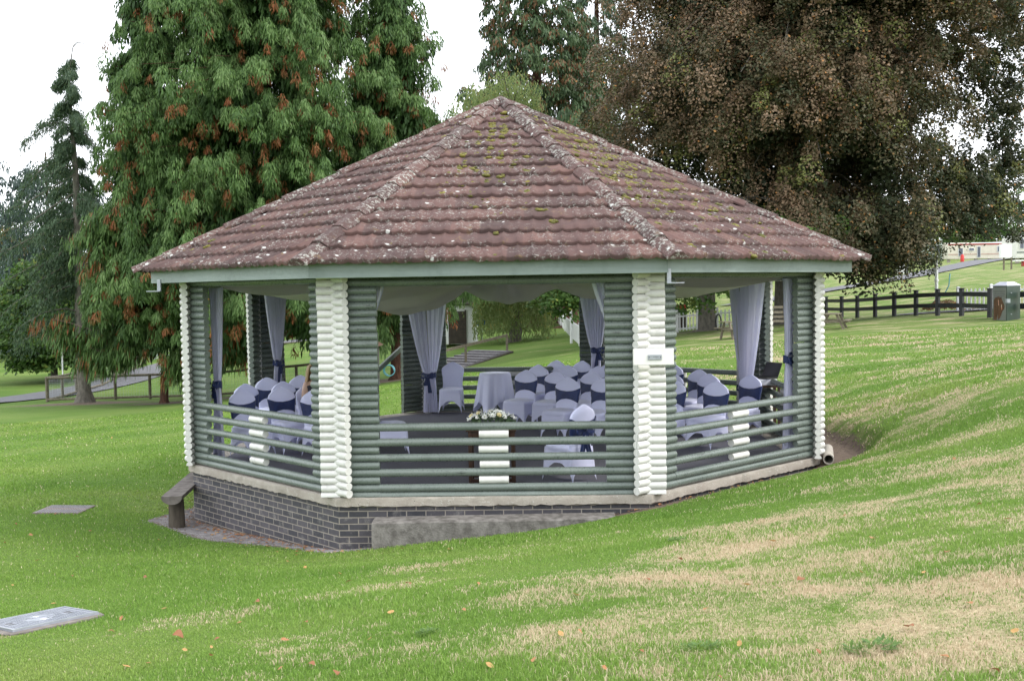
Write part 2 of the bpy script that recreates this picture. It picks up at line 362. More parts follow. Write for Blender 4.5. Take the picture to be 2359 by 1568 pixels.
def ground_h(x, y):
    x = np.asarray(x, float); y = np.asarray(y, float)
    h = hbase(x, y) + .012*np.sin(x*2.1+y*1.3)*np.sin(y*1.7-x*.6)
    d = octdist(x, y); w = bank_w(x, y); a = np.degrees(np.arctan2(y, x))
    side = np.exp(-((a-8)/34)**2)                      # the bank cut away on the uphill side
    jag = .05*np.sin(a*.25)+.02*np.sin(a*.9+1)
    flat = np.minimum(h, -.09)
    k = sstep(w-.05+jag*side, w+.38+jag*side, d)
    bankz = h + .03*side*np.exp(-((d-w-.4)/.35)**2)
    h2 = flat*(1-k) + bankz*k
    h = np.where(side > .12, h*(1-np.clip(side*1.6, 0, 1)) + h2*np.clip(side*1.6, 0, 1), h)
    h = np.where(d < w+.05, np.minimum(h, -.07), h)
    inside = sstep(0, -.25, d); h = h*(1-inside) + np.minimum(h, -.35)*inside
    return h
def gh(x, y): return float(ground_h(np.array([x]), np.array([y]))[0])
def foot(u, d, v=760):
    p = at(u, v, d); return np.array([p[0], p[1], gh(p[0], p[1])])
def ray_ground(u, v):
    D = fwd + right*(u-W/2)/F - up*(v-H/2)/F; lo = None
    for d in np.arange(3, 260, .25):
        p = CAM + D*d
        if p[2] < gh(p[0], p[1]):
            for _ in range(12):
                m = (d-.25+d)/2; break
            return CAM + D*(d-.125)
    return CAM + D*260
def lawn_nodes(t, blade=False):
    g = N(t, 'ShaderNodeNewGeometry'); mp = N(t, 'ShaderNodeMapping'); t.links.new(g.outputs['Position'], mp.inputs['Vector']); mp.inputs['Scale'].default_value = (1, 1, 0)
    mp2 = N(t, 'ShaderNodeMapping'); t.links.new(mp.outputs[0], mp2.inputs['Vector']); mp2.inputs['Rotation'].default_value = (0, 0, math.radians(-28)); mp2.inputs['Scale'].default_value = (.62, 1.1, 1)
    sx = N(t, 'ShaderNodeSeparateXYZ'); t.links.new(g.outputs['Position'], sx.inputs[0])
    mr = N(t, 'ShaderNodeMapRange'); t.links.new(sx.outputs['X'], mr.inputs['Value'])
    for k, v in (('From Min', -7.0), ('From Max', 6.0), ('To Min', -.20), ('To Max', .035)): mr.inputs[k].default_value = v
    nz = noise(t, .8, 8, mp2.outputs[0], .66); nf = noise(t, 5, 6, mp.outputs[0], .7)
    dn = N(t, 'ShaderNodeVectorMath'); dn.operation = 'DISTANCE'; t.links.new(mp.outputs[0], dn.inputs[0]); dn.inputs[1].default_value = (3.2, -11.2, 0)
    m3 = N(t, 'ShaderNodeMapRange'); m3.interpolation_type = 'SMOOTHSTEP'; t.links.new(dn.outputs['Value'], m3.inputs['Value'])
    for k, v in (('From Min', 1.0), ('From Max', 7.0), ('To Min', .150), ('To Max', .0)): m3.inputs[k].default_value = v
    a0 = N(t, 'ShaderNodeMath'); a0.operation = 'ADD'; t.links.new(mr.outputs[0], a0.inputs[0]); t.links.new(m3.outputs[0], a0.inputs[1])
    ad = N(t, 'ShaderNodeMath'); ad.operation = 'ADD'; t.links.new(nz, ad.inputs[0]); t.links.new(a0.outputs[0], ad.inputs[1])
    ad2 = N(t, 'ShaderNodeMath'); ad2.operation = 'MULTIPLY_ADD'; t.links.new(nf, ad2.inputs[0]); ad2.inputs[1].default_value = .30; t.links.new(ad.outputs[0], ad2.inputs[2])
    dry = ramp(t, [(.66, (0, 0, 0)), (.86, (.92, .92, .92))], ad2.outputs[0]).outputs[0]
    n2 = noise(t, .35, 4, mp2.outputs[0]); n3 = noise(t, 34, 5, mp.outputs[0], .7)
    return mp.outputs[0], dry, n2, n3
LUSH = [(.30, (.092, .172, .030)), (.5, (.132, .212, .045)), (.72, (.185, .240, .070))]
def grass_mat():
    m, t, b = nodes('lawn'); b.inputs['Roughness'].default_value = .95; b.inputs['Specular IOR Level'].default_value = .1
    v, dry, n2, n3 = lawn_nodes(t)
    c = ramp(t, LUSH, n2).outputs[0]; c = mixc(t, 1, c, (.80, .80, .80), 'MULTIPLY')
    d = ramp(t, [(.3, (.33, .255, .165)), (.7, (.46, .375, .255))], n3).outputs[0]
    c = mixc(t, dry, c, d)
    c = mixc(t, .8, c, ramp(t, [(.3, (.55, .6, .5)), (.7, (1.3, 1.28, 1.3))], n3).outputs[0], 'MULTIPLY')
    a = N(t, 'ShaderNodeAttribute'); a.attribute_name = 'soil'
    s_ = mixc(t, .35, a.outputs['Fac'], noise(t, 7, 6, v, .7), 'OVERLAY'); sm = ramp(t, [(.42, (0, 0, 0)), (.62, (1, 1, 1))], s_).outputs[0]
    sc = ramp(t, [(.35, (.085, .062, .048)), (.55, (.17, .13, .105)), (.7, (.11, .10, .05))], noise(t, 11, 8, v, .7)).outputs[0]
    c = mixc(t, sm, c, sc)
    t.links.new(c, b.inputs['Base Color']); bump(t, b, n3, .8, .03); return m
def blade_mat():
    m, t, b = nodes('grass_blade'); b.inputs['Roughness'].default_value = .6; b.inputs['Specular IOR Level'].default_value = .25
    v, dry, n2, n3 = lawn_nodes(t, True)
    a = N(t, 'ShaderNodeAttribute'); a.attribute_name = 'rnd'
    c = ramp(t, LUSH, n2).outputs[0]; c = mixc(t, 1, c, ramp(t, [(0, (1.0, 1.12, .9)), (.6, (1.5, 1.5, 1.3)), (1, (1.55, 1.5, 1.45))], a.outputs['Fac']).outputs[0], 'MULTIPLY')
    # within dry patches most blades are straw, elsewhere a few
    s_ = N(t, 'ShaderNodeMath'); s_.operation = 'ADD'; t.links.new(dry, s_.inputs[0]); t.links.new(a.outputs['Fac'], s_.inputs[1])
    f = ramp(t, [(.955, (0, 0, 0)), (1.0, (1, 1, 1))], s_.outputs[0]).outputs[0]
    c = mixc(t, f, c, ramp(t, [(0, (.38, .29, .18)), (1, (.62, .52, .37))], a.outputs['Fac']).outputs[0])
    t.links.new(c, b.inputs['Base Color'])
    tr = N(t, 'ShaderNodeBsdfTranslucent'); t.links.new(c, tr.inputs['Color']); ms = N(t, 'ShaderNodeMixShader'); ms.inputs[0].default_value = .35
    t.links.new(b.outputs[0], ms.inputs[1]); t.links.new(tr.outputs[0], ms.inputs[2]); t.links.new(ms.outputs[0], t.nodes['Material Output'].inputs['Surface']); return m
def build_ground():
    def axis(lo, hi, core0, core1, st, g=1.09, smax=6):
        a = list(np.arange(core0, core1, st)); s = st; x = core1
        while x < hi: a.append(x); s = min(s*g, smax+abs(x)*.04); x += s
        a.append(hi); s = st; x = core0-st
        while x > lo: a.insert(0, x); s = min(s*g, smax+abs(x)*.04); x -= s
        a.insert(0, lo); return np.array(a)
    X = axis(-700, 700, -6.6, 6.8, .09); Y = axis(-200, 1400, -6.2, 6.4, .09)
    gx, gy = np.meshgrid(X, Y); Z = ground_h(gx, gy)
    Vv = np.stack([gx, gy, Z], -1).reshape(-1, 3); n = len(X); m = len(Y)
    i = np.arange((m-1))[:, None]*n + np.arange(n-1)[None, :]; i = i.ravel()
    Q = np.stack([i, i+1, i+1+n, i+n], 1)
    d = octdist(gx, gy); w = bank_w(gx, gy); soil = (1-sstep(w-.02, w+.16, d))
    ang = np.degrees(np.arctan2(gy, gx)); soil = np.maximum(soil, .75*np.exp(-((ang-10)/28)**2)*(1-sstep(w+.15, w+.32, d)))
    for (u_, d_, r_) in ((190, 45, 2.2), (373, 43, 1.1), (675, 45, 3), (905, 46, 2.5), (1640, 50, 1.6), (1800, 54, 2)):
        p = foot(u_, d_); soil = np.maximum(soil, .8*np.exp(-(((gx-p[0])/(r_*1.9))**2+((gy-p[1])/(r_))**2)))
    o = np_mesh('ground', Vv, Q, {'soil': soil.ravel()}, grass_mat(), smooth=True); kind(o, 'structure')
build_ground()
NOGRASS = []   # (x, y, r) circles kept clear
def build_grass():
    parts = []
    def ring(d0, d1, dens, L, wd, side=1.15):
        a = .5*W/F*side; n = int(dens*a*(d1*d1-d0*d0))
        d = np.sqrt(RNG.uniform(d0*d0, d1*d1, n)); t_ = RNG.uniform(-a, a, n)
        x = CAM[0]+fwd[0]*d+_r[0]*t_*d; y = CAM[1]+fwd[1]*d+_r[1]*t_*d
        k = octdist(x, y) > bank_w(x, y)+.08+RNG.uniform(-.06, .12, n)
        for (cx, cy, rx, ry, rz) in NOGRASS:
            c, s_ = math.cos(rz), math.sin(rz); lx = (x-cx)*c+(y-cy)*s_; ly = -(x-cx)*s_+(y-cy)*c
            k &= ~((np.abs(lx) < rx) & (np.abs(ly) < ry))
        x, y = x[k], y[k]; n = len(x); z = ground_h(x, y)
        l = L*RNG.uniform(.5, 1.25, n)*(1+.5*(np.sin(x*1.3+y*2.1)*np.sin(y*.9-x*.4)))
        w_ = wd*RNG.uniform(.7, 1.3, n); th = RNG.uniform(0, 2*PI, n); lean = RNG.uniform(.15, 1.0, n)
        bx, by = np.cos(th), np.sin(th); ph = RNG.uniform(0, 2*PI, n); wx, wy = np.cos(ph)*w_/2, np.sin(ph)*w_/2
        p0 = np.stack([x-wx, y-wy, z-.003], 1); p1 = np.stack([x+wx, y+wy, z-.003], 1)
        mx_ = x+bx*l*lean*.35; my_ = y+by*l*lean*.35; mz = z+l*.62
        p2 = np.stack([mx_+wx*.8, my_+wy*.8, mz], 1); p3 = np.stack([mx_-wx*.8, my_-wy*.8, mz], 1)
        tp = np.stack([x+bx*l*lean, y+by*l*lean, z+l*(1.05-.35*lean)], 1)
        rnd = RNG.uniform(0, 1, n)
        parts.append((np.stack([p0, p1, p2, p3, tp], 1), rnd))
    ring(2.0, 7.0, 7500, .022, .0042, 1.5); ring(7.0, 10.5, 4400, .024, .0052, 1.3); ring(10.5, 15.5, 1900, .027, .0080, 1.2); ring(15.5, 24, 520, .036, .017, 1.15); ring(24, 36, 150, .036, .028, 1.1)
    P = np.concatenate([p for p, _ in parts]); r = np.concatenate([q for _, q in parts]); n = len(P)
    b = np.arange(n)*5
    T = np.concatenate([np.stack([b, b+1, b+2], 1), np.stack([b, b+2, b+3], 1), np.stack([b+3, b+2, b+4], 1)])
    o = np_mesh('grass', P.reshape(-1, 3), T, {'rnd': np.repeat(r, 5)}, blade_mat()); kind(o, 'stuff', 'short mown lawn grass with straw coloured dry patches'); o['category'] = 'grass'
# ------------------------------------------------------------------ pavilion
G = thing('gazebo', 'octagonal log gazebo with brown tiled roof, green log walls and cream log corners', 'gazebo', (0, 0, 0))
def wall_frame(k):
    a, b = V8(k, RW), V8(k+1, RW); L = np.linalg.norm(b-a); t = (b-a)/L; n = np.array([t[1], -t[0]])
    if n @ (a+b) < 0: n = -n
    return a, t, n, L
JAMB = .484; EXT = .205; NRAIL = 9
def log(mb, k, s0, s1, n, off, jit=0.0, white=False, r=None):
    a, t, nn, L = wall_frame(k); z = Z0+off+LP*n
    r = (r or LR)*(1+random.uniform(-.03, .045)); o = nn*random.uniform(-1, 1)*.003; dz = random.uniform(-1, 1)*.002
    steps = max(2, int(abs(s1-s0)/.35)+1); pts = []; rd = []
    for i in range(steps+1):
        s = s0+(s1-s0)*i/steps; p = a+t*s+o; pts.append((p[0], p[1], z+dz)); rd.append(r*(1+random.uniform(-.012, .012)))
    mb.tube(pts, rd, n=20, zmin=.002, ph=random.uniform(0, .3)); q = random.uniform(0, 50)
    for i in range(steps+1):
        for j in range(20): mb.uv.append((q+abs(s1-s0)*i/steps, q*3+abs(j/10-1)*.29))
OPEN = {7, 6}
for k in range(8):
    a, t, nn, L = wall_frame(k); off = 0 if k % 2 else .044; lo = -1
    for side in (0, 1):
        g = MB(); w = MB()
        for n in range(lo, 27):
            j = random.uniform(-.006, .006)
            if n in (-1,) and off == 0: pass
            s_in = JAMB+j
            if side == 0: log(g, k, .02, s_in, n, off); log(w, k, -EXT+random.uniform(-.004, .006), .02, n, off)
            else: log(g, k, L-.02, L-s_in, n, off); log(w, k, L+EXT+random.uniform(-.006, .004), L-.02, n, off)
        for n in (27, 28):
            if side == 0: log(w, k, -EXT, .02, n, off)
            else: log(w, k, L+EXT, L-.02, n, off)
        g.build('log_pier', M['green'], G, smooth=40); w.build('log_ends', M['white'], G, smooth=40)
    b = MB()
    for n in (27, 28): log(b, k, .02, L-.02, n, off)
    b.build('head_beam', M['green'], G, smooth=40)
    if k not in OPEN:
        for n in (-1, 0, 2, 4, 6, 8):
            b = MB(); log(b, k, JAMB-.02, L-JAMB+.02, n, off, r=LR*1.01); b.build('rail', M['green'], G, smooth=40)
        c = L/2+(.02 if k == 1 else 0)
        for n in (1, 3, 5, 7):
            b = MB(); e = random.uniform(-.008, .008); log(b, k, c-.17+e, c+.17+e, n, off, r=LR*1.03); b.build('spacer_block', M['white'], G, smooth=40)
    # slender round post inside each corner
for k in (4, 5, 6):
    p = V8(k, RW-.42); b = MB(); b.tube([(p[0], p[1], 0), (p[0], p[1], 2.62)], .062, n=20); b.build('inner_post', M['beige'], G, smooth=40)
# slab, brick base, carpet
def octa_ring(mb, R0, R1, z0, z1, cut=None, sub=1):
    """solid ring between vertex radii, R0 < R1"""
    for k in range(8):
        for i in range(sub):
            f0, f1 = i/sub, (i+1)/sub
            A = V8(k, R1)*(1-f0)+V8(k+1, R1)*f0; B = V8(k, R1)*(1-f1)+V8(k+1, R1)*f1
            C = V8(k, R0)*(1-f1)+V8(k+1, R0)*f1; D = V8(k, R0)*(1-f0)+V8(k+1, R0)*f0
            mb.add([(*A, z0), (*B, z0), (*C, z0), (*D, z0), (*A, z1), (*B, z1), (*C, z1), (*D, z1)], [(4, 5, 6, 7), (0, 3, 2, 1), (0, 1, 5, 4), (2, 3, 7, 6)])
def slab():
    mb = MB()
    for k in range(8):
        A, B = V8(k, RS), V8(k+1, RS); L = np.linalg.norm(B-A); t = (B-A)/L; nn = np.array([t[1], -t[0]]); nn = nn if nn@(A+B) > 0 else -nn
        n = 60; P = []
        zz = [-.112, -.100, -.06, -.02, -.004, .0, .0]; rr = [-.03, -.002, .0, .0, -.004, -.016, -.42]
        for z, r in zip(zz, rr):
            row = []
            for i in range(n+1):
                s = L*i/n; j = (.006 if 0 < i < n and r > -.02 else 0)*random.uniform(-1, .6)
                jz = (.010 if z < -.09 else .003 if z > -.03 and r > -.1 else 0)*random.uniform(-1, 1)
                # construction joint in the middle of the wall
                if abs(i-n//2) == 0 and r > -.1 and k in (0, 2): j -= .02
                Lr = r*math.tan(PI/8)
                s2 = L/2+(s-L/2)*(L+2*Lr)/L
                p = A+t*s2+nn*(r+j); row.append((p[0], p[1], min(z+jz, 0.0 if z > -.05 else 1)))
            P.append(row)
        mb.grid(np.array(P))
    mb.build('concrete_slab_edge', M['concrete'], G, smooth=35)
slab()
mb = MB(); mb.add([(*V8(k, 4.36), .001) for k in range(8)], [tuple(range(8))]); mb.build('carpet', M['carpet'], G)
mb = MB()
uvs = []
for k in range(8):
    A, B = V8(k, 4.70), V8(k+1, 4.70); L = np.linalg.norm(B-A)
    mb.add([(*A, -1.75), (*B, -1.75), (*B, -.105), (*A, -.105)], [(0, 1, 2, 3)]); uvs += [(k*L, -1.75+.09), (k*L+L, -1.75+.09), (k*L+L, -.105+.09), (k*L, -.105+.09)]
UV = np.array(uvs); mb.build('brick_base', M['brick'], G, uv=lambda V_: UV)
mb = MB(); mb.add([(*V8(k, 4.69), -.104) for k in range(8)], [tuple(range(8))]); mb.build('floor_slab', M['concrete'], G)
# roof ---------------------------------------------------------------
RT, ZT, ZA = 5.30, 2.690, 5.22
def roof_face(k):
    A, B = V8(k, RT), V8(k+1, RT); Lw = np.linalg.norm(B-A); t = (B-A)/Lw; mid = (A+B)/2; ap = np.linalg.norm(mid); nin = -mid/ap
    Ls = math.hypot(ap, ZA-ZT); slope = np.array([nin[0]*ap/Ls, nin[1]*ap/Ls, (ZA-ZT)/Ls]); t3 = np.array([t[0], t[1], 0]); nrm = np.cross(t3, slope)
    if nrm[2] < 0: nrm = -nrm
    o = np.array([mid[0], mid[1], ZT]); return o, t3, slope, nrm, Lw/2, Ls
def roof_pt(k, s, q, h):
    o, t3, sl_, nr, hw, Ls = ROOFF[k]; return o + t3*s + sl_*q + nr*h
ROOFF = [roof_face(k) for k in range(8)]
PITCHQ = .352; WAVE = .168
def wave(s):
    c = np.abs(np.sin(PI*s/WAVE)); return .036*(1-c**.9)+.006*(1-np.cos(2*PI*s/WAVE))
for k in range(8):
    o, t3, sl_, nr, hw, Ls = ROOFF[k]; Vs = []; Qs = []; rn = []; base = 0
    rows = int(Ls/PITCHQ)+1
    for j in range(rows):
        q0 = j*PITCHQ-.03; q1 = min((j+1)*PITCHQ+.02, Ls-.01)
        if q0 > Ls-.1: break
        w0 = hw*(1-max(q0, -.03)/Ls)+.02; off = (.5*WAVE*2 if j % 2 else 0)
        ds = WAVE/8; s = np.arange(-w0-ds, w0+2*ds, ds)
        tid = np.floor((s+off+.11)/(WAVE*2)).astype(int); rs = np.random.default_rng(1000+k*100+j); tr_ = rs.uniform(0, 1, 80); tl = rs.normal(0, .0035, 80); tq = rs.normal(0, .007, 80)
        lift = tl[(tid+40) % 80]; hh = wave(s)
        qs = [(q0, -.014, 0), (q0, .040, 1), (q0+.012, .050, 1), ((q0+q1)/2, .028, .6), (q1, .002, .1)]
        for q, h0, f in qs:
            ww = hw*(1-q/Ls)+.015; ss = np.clip(s, -ww, ww)
            q_ = q+(tq[(tid+40) % 80] if q < q1-.1 else 0)
            hgt = h0+hh+lift*f; hgt = np.where(h0 < 0, hh-.008, hgt)
            Vs.append(o[None]+ss[:, None]*t3+(np.zeros(len(s))+q_)[:, None]*sl_+hgt[:, None]*nr); rn.append(tr_[(tid+40) % 80])
        n = len(s)
        for i in range(len(qs)-1):
            a_ = base+i*n+np.arange(n-1); Qs.append(np.stack([a_, a_+1, a_+1+n, a_+n], 1))
        base += n*len(qs)
    ob = np_mesh('tiled_slope', np.concatenate(Vs), np.concatenate(Qs), {'rnd': np.concatenate(rn)}, M['tile'], G)
    # hip tiles along corner k
    A = np.array([*V8(k, RT+.08), ZT-.005]); Bp = np.array([0, 0, ZA+.045]); d = Bp-A; L = np.linalg.norm(d); d /= L
    sd_ = np.cross(d, [0, 0, 1]); sd_ /= np.linalg.norm(sd_); u_ = np.cross(sd_, d)
    mb = MB(); nseg = 13; rr = []
    for i in range(nseg):
        s0 = L*i/nseg-.02; s1 = L*(i+1)/nseg+.035; wv = .125; j = random.uniform(-.006, .006)
        def cs(s, lift):
            c = A+d*s+u_*(lift+j); f = 1.0 if s < L-.6 else max(.35, (L-s)/.6*.65+.35)
            return [c-sd_*wv*f-u_*.035, c-sd_*wv*f-u_*.012, c-sd_*.05*f+u_*.052, c+sd_*.05*f+u_*.052, c+sd_*wv*f-u_*.012, c+sd_*wv*f-u_*.035]
        R_ = [cs(s0, .030), cs(s0+(s1-s0)*.5, .022), cs(s1, .008)]; mb.grid(np.array(R_)); q = len(mb.v)-18
        mb.f.append((q, q+1, q+2, q+3, q+4, q+5)); rr += [random.random()]*18
    me = bpy.data.meshes.new('hip_ridge'); me.from_pydata(mb.v, [], mb.f); me.update()
    at_ = me.attributes.new('rnd', 'FLOAT', 'POINT'); at_.data.foreach_set('value', rr); link('hip_ridge', me, M['ridge'], G)
    # fascia board
    RF, ZB, ZTP = 5.177, 2.531, 2.712
    A, B = V8(k, RF), V8(k+1, RF); t = (B-A)/np.linalg.norm(B-A); nn = np.array([t[1], -t[0]]); nn = nn if nn@(A+B) > 0 else -nn
    A2, B2 = V8(k, RF-.035), V8(k+1, RF-.035)
    mb = MB(); e = t*.001
    mb.add([(*(A+e), ZB), (*(B-e), ZB), (*(B2-e), ZB), (*(A2+e), ZB), (*(A+e), ZTP), (*(B-e), ZTP), (*(B2-e), ZTP), (*(A2+e), ZTP)], [(0, 3, 2, 1), (4, 5, 6, 7), (0, 1, 5, 4), (2, 3, 7, 6), (1, 2, 6, 5), (0, 4, 7, 3)])
    mb.build('fascia_board', M['fascia'], G, bevel=.003)
mb = MB(); octa_ring(mb, 4.55, 5.14, 2.552, 2.566); mb.build('soffit', M['dark_soffit'], G)
mb = MB()
for k in range(8):                      # rafters and underside
    a, b = V8(k, 5.12), V8(k+1, 5.12); mb.add([(*a, 2.60), (*b, 2.60), (0, 0, 5.05)], [(0, 1, 2)])
mb.build('roof_lining', M['dark_soffit'], G)
mb = MB()
for k in range(8):
    a = V8(k, 4.9); mb.bar((a[0], a[1], 2.60), (0, 0, 4.96), .05, .12)
mb.build('rafters', M['dark_soffit'], G)
# moss cushions on the tiles
def moss():
    mb = MB(); rn = []
    rg = np.random.default_rng(5)
    def cushion(k, s, q, r):
        c = roof_pt(k, s, q, .028+wave(np.array([s]))[0]*.8); o, t3, sl_, nr, hw, Ls = ROOFF[k]
        for i in range(rg.integers(2, 5)):
            ex = c + t3*rg.normal(0, r*.5) + sl_*rg.normal(0, r*.35); rr = r*rg.uniform(.4, .9); n = len(mb.v); mb.sphere(ex, (rr, rr*.9, rr*.5), 8, 4)
            v = rg.uniform(.2, 1)
            for j in range(n, len(mb.v)):
                mb.v[j] = tuple(np.array(mb.v[j])+rg.normal(0, rr*.10, 3)); rn.append(v*rg.uniform(.7, 1.1))
    for k, cnt in ((1, 230), (2, 640), (0, 26), (3, 40), (4, 40), (5, 60), (6, 40), (7, 30)):
        hw, Ls = ROOFF[k][4:6]
        for _ in range(cnt):
            if k == 2: q = min(max(rg.normal(2.9, 1.25), .15), Ls-.3); f = rg.uniform(-.98, .80)*1.0
            elif k == 1: q = min(max(rg.normal(3.4, 1.2), .25), Ls-.4); f = rg.normal(0, .38)
            else: q = rg.uniform(.3, Ls-.5); f = rg.uniform(-.9, .9)
            q = (math.floor(q/PITCHQ))*PITCHQ+rg.uniform(.0, .10) - (.0 if rg.random() < .7 else rg.uniform(-.2, 0))
            w = hw*(1-q/Ls)-.16; s = max(-1, min(1, f))*w; s = (math.floor(s/WAVE)+.5)*WAVE+rg.normal(0, .015)
            if abs(s) > w: continue
            cushion(k, s, q, rg.uniform(.030, .072)*(1.0 if k == 2 else .95))
    me = bpy.data.meshes.new('moss'); me.from_pydata(mb.v, [], mb.f); me.update(); a_ = me.attributes.new('rnd', 'FLOAT', 'POINT'); a_.data.foreach_set('value', np.array(rn, np.float32))
    o = link('moss', me, M['moss'], G, smooth=True); kind(o, 'stuff')
moss()
# concrete step in front of the front wall
p0 = at(850, 1195, 11.95); p1 = at(1425, 1180, 11.6); yF = -RS*math.cos(PI/8)
mb = MB(); xs = np.linspace(p0[0], p1[0], 40); P = []
for (y, z, jx) in ((yF+.02, -.225, 0), (yF-.25, -.230, .003), (yF-.275, -.245, .006), (yF-.29, -.40, .008), (yF-.30, -.85, 0)):
    P.append([(x, y+random.uniform(-1, 1)*jx, z+random.uniform(-1, 1)*jx + (.03*(x-p0[0])/3 if z > -.3 else 0)) for x in xs])
P = np.array(P); mb.grid(P)
n = 40
for e in (0, n-1): mb.f.append(tuple(i*n+e for i in range(5)))
ob = mb.build('concrete_step', simple('weathered_step', (.205, .192, .178), (.10, .092, .084), .95, 11, .9, .01, spec=.2), None, smooth=30); tag(ob, 'long low concrete step below the front of the gazebo', 'step')
# wooden plaque board on the front right corner and the small brackets under the eaves
def plaque():
    T = thing('plaque_board', 'white board with a small metal plaque fixed to the right front corner', 'plaque', tuple(map(float, at(1505, 822, 11.9))))
    c = np.array(T.location); c2 = V8(2, 1)
    p = np.array([(V8(2, RW)[0]-.01), V8(2, RW)[1]-.205, 1.585]); 
    a0 = at(1458, 822, 12.02); a1 = at(1552, 821, 12.02); mid = (a0+a1)/2
    L = np.linalg.norm(a1-a0)
    mb = MB(); mb.box(mid, (L, .035, .185), rz=math.radians(3)); mb.build('board', simple('white_board_paint', (.72, .71, .68), (.66, .65, .62), .45, 5, .15), T, bevel=.006)
    mb = MB(); q = mid+np.array([.015+.0, -.024, -.004]); mb.box(q, (.158, .010, .058), rz=math.radians(3)); pl = mb.build('metal_plate', M['metal'], T, bevel=.003)
    for s_ in (-1, 1):
        mb = MB(); e = q+np.array([s_*.064, -.006, 0]); mb.tube([e, e+np.array([0, -.004, 0])], .006, n=8); mb.build('screw', M['black_plastic'], pl)
    mb = MB()
    for i in range(9):                  # worn engraved line, too small to read
        e = q+np.array([-.035+i*.009, -.0056, .004]); mb.box(e, (.006, .001, .004))
    mb.build('engraving', M['black_plastic'], pl)
plaque()
def flood(u, v, d, label, sgn, name='eaves_bracket'):
    c = at(u, v, d); T = thing(name, label, 'bracket', tuple(map(float, c)))
    mb = MB(); mb.box(c+np.array([0, 0, .02]), (.045, .04, .16)); mb.build('arm', M['metal'], T)
    mb = MB(); mb.box(c+np.array([sgn*.07, -.02, -.055]), (.19, .035, .012), rz=.1*sgn); mb.build('foot_plate', M['metal'], T)
flood(1541, 640, 11.8, 'grey metal bracket under the eaves beside the plaque corner', 1)
flood(367, 661, 14.2, 'grey metal bracket hanging under the far left end of the eaves', -1)
# land drain pipe at the right corner
mb = MB(); a = at(1909, 1046, 14.6); a[2] = gh(a[0], a[1])+.078; ax = np.array([.25, 1.0, .01]); ax /= np.linalg.norm(ax)
e1 = np.array([ax[1], -ax[0], 0]); P = []
for (s_, r_) in ((.9, .058), (0, .058), (0, .072), (.9, .072)):
    c = a+ax*s_; P.append([c+e1*math.cos(q)*r_+np.array([0, 0, 1])*math.sin(q)*r_ for q in np.arange(20)*2*PI/20])
mb.grid(np.array(P), closed=True); ob = mb.build('drain_pipe', M['concrete'], None, smooth=40); tag(ob, 'open end of a grey drain pipe lying by the right corner', 'pipe')
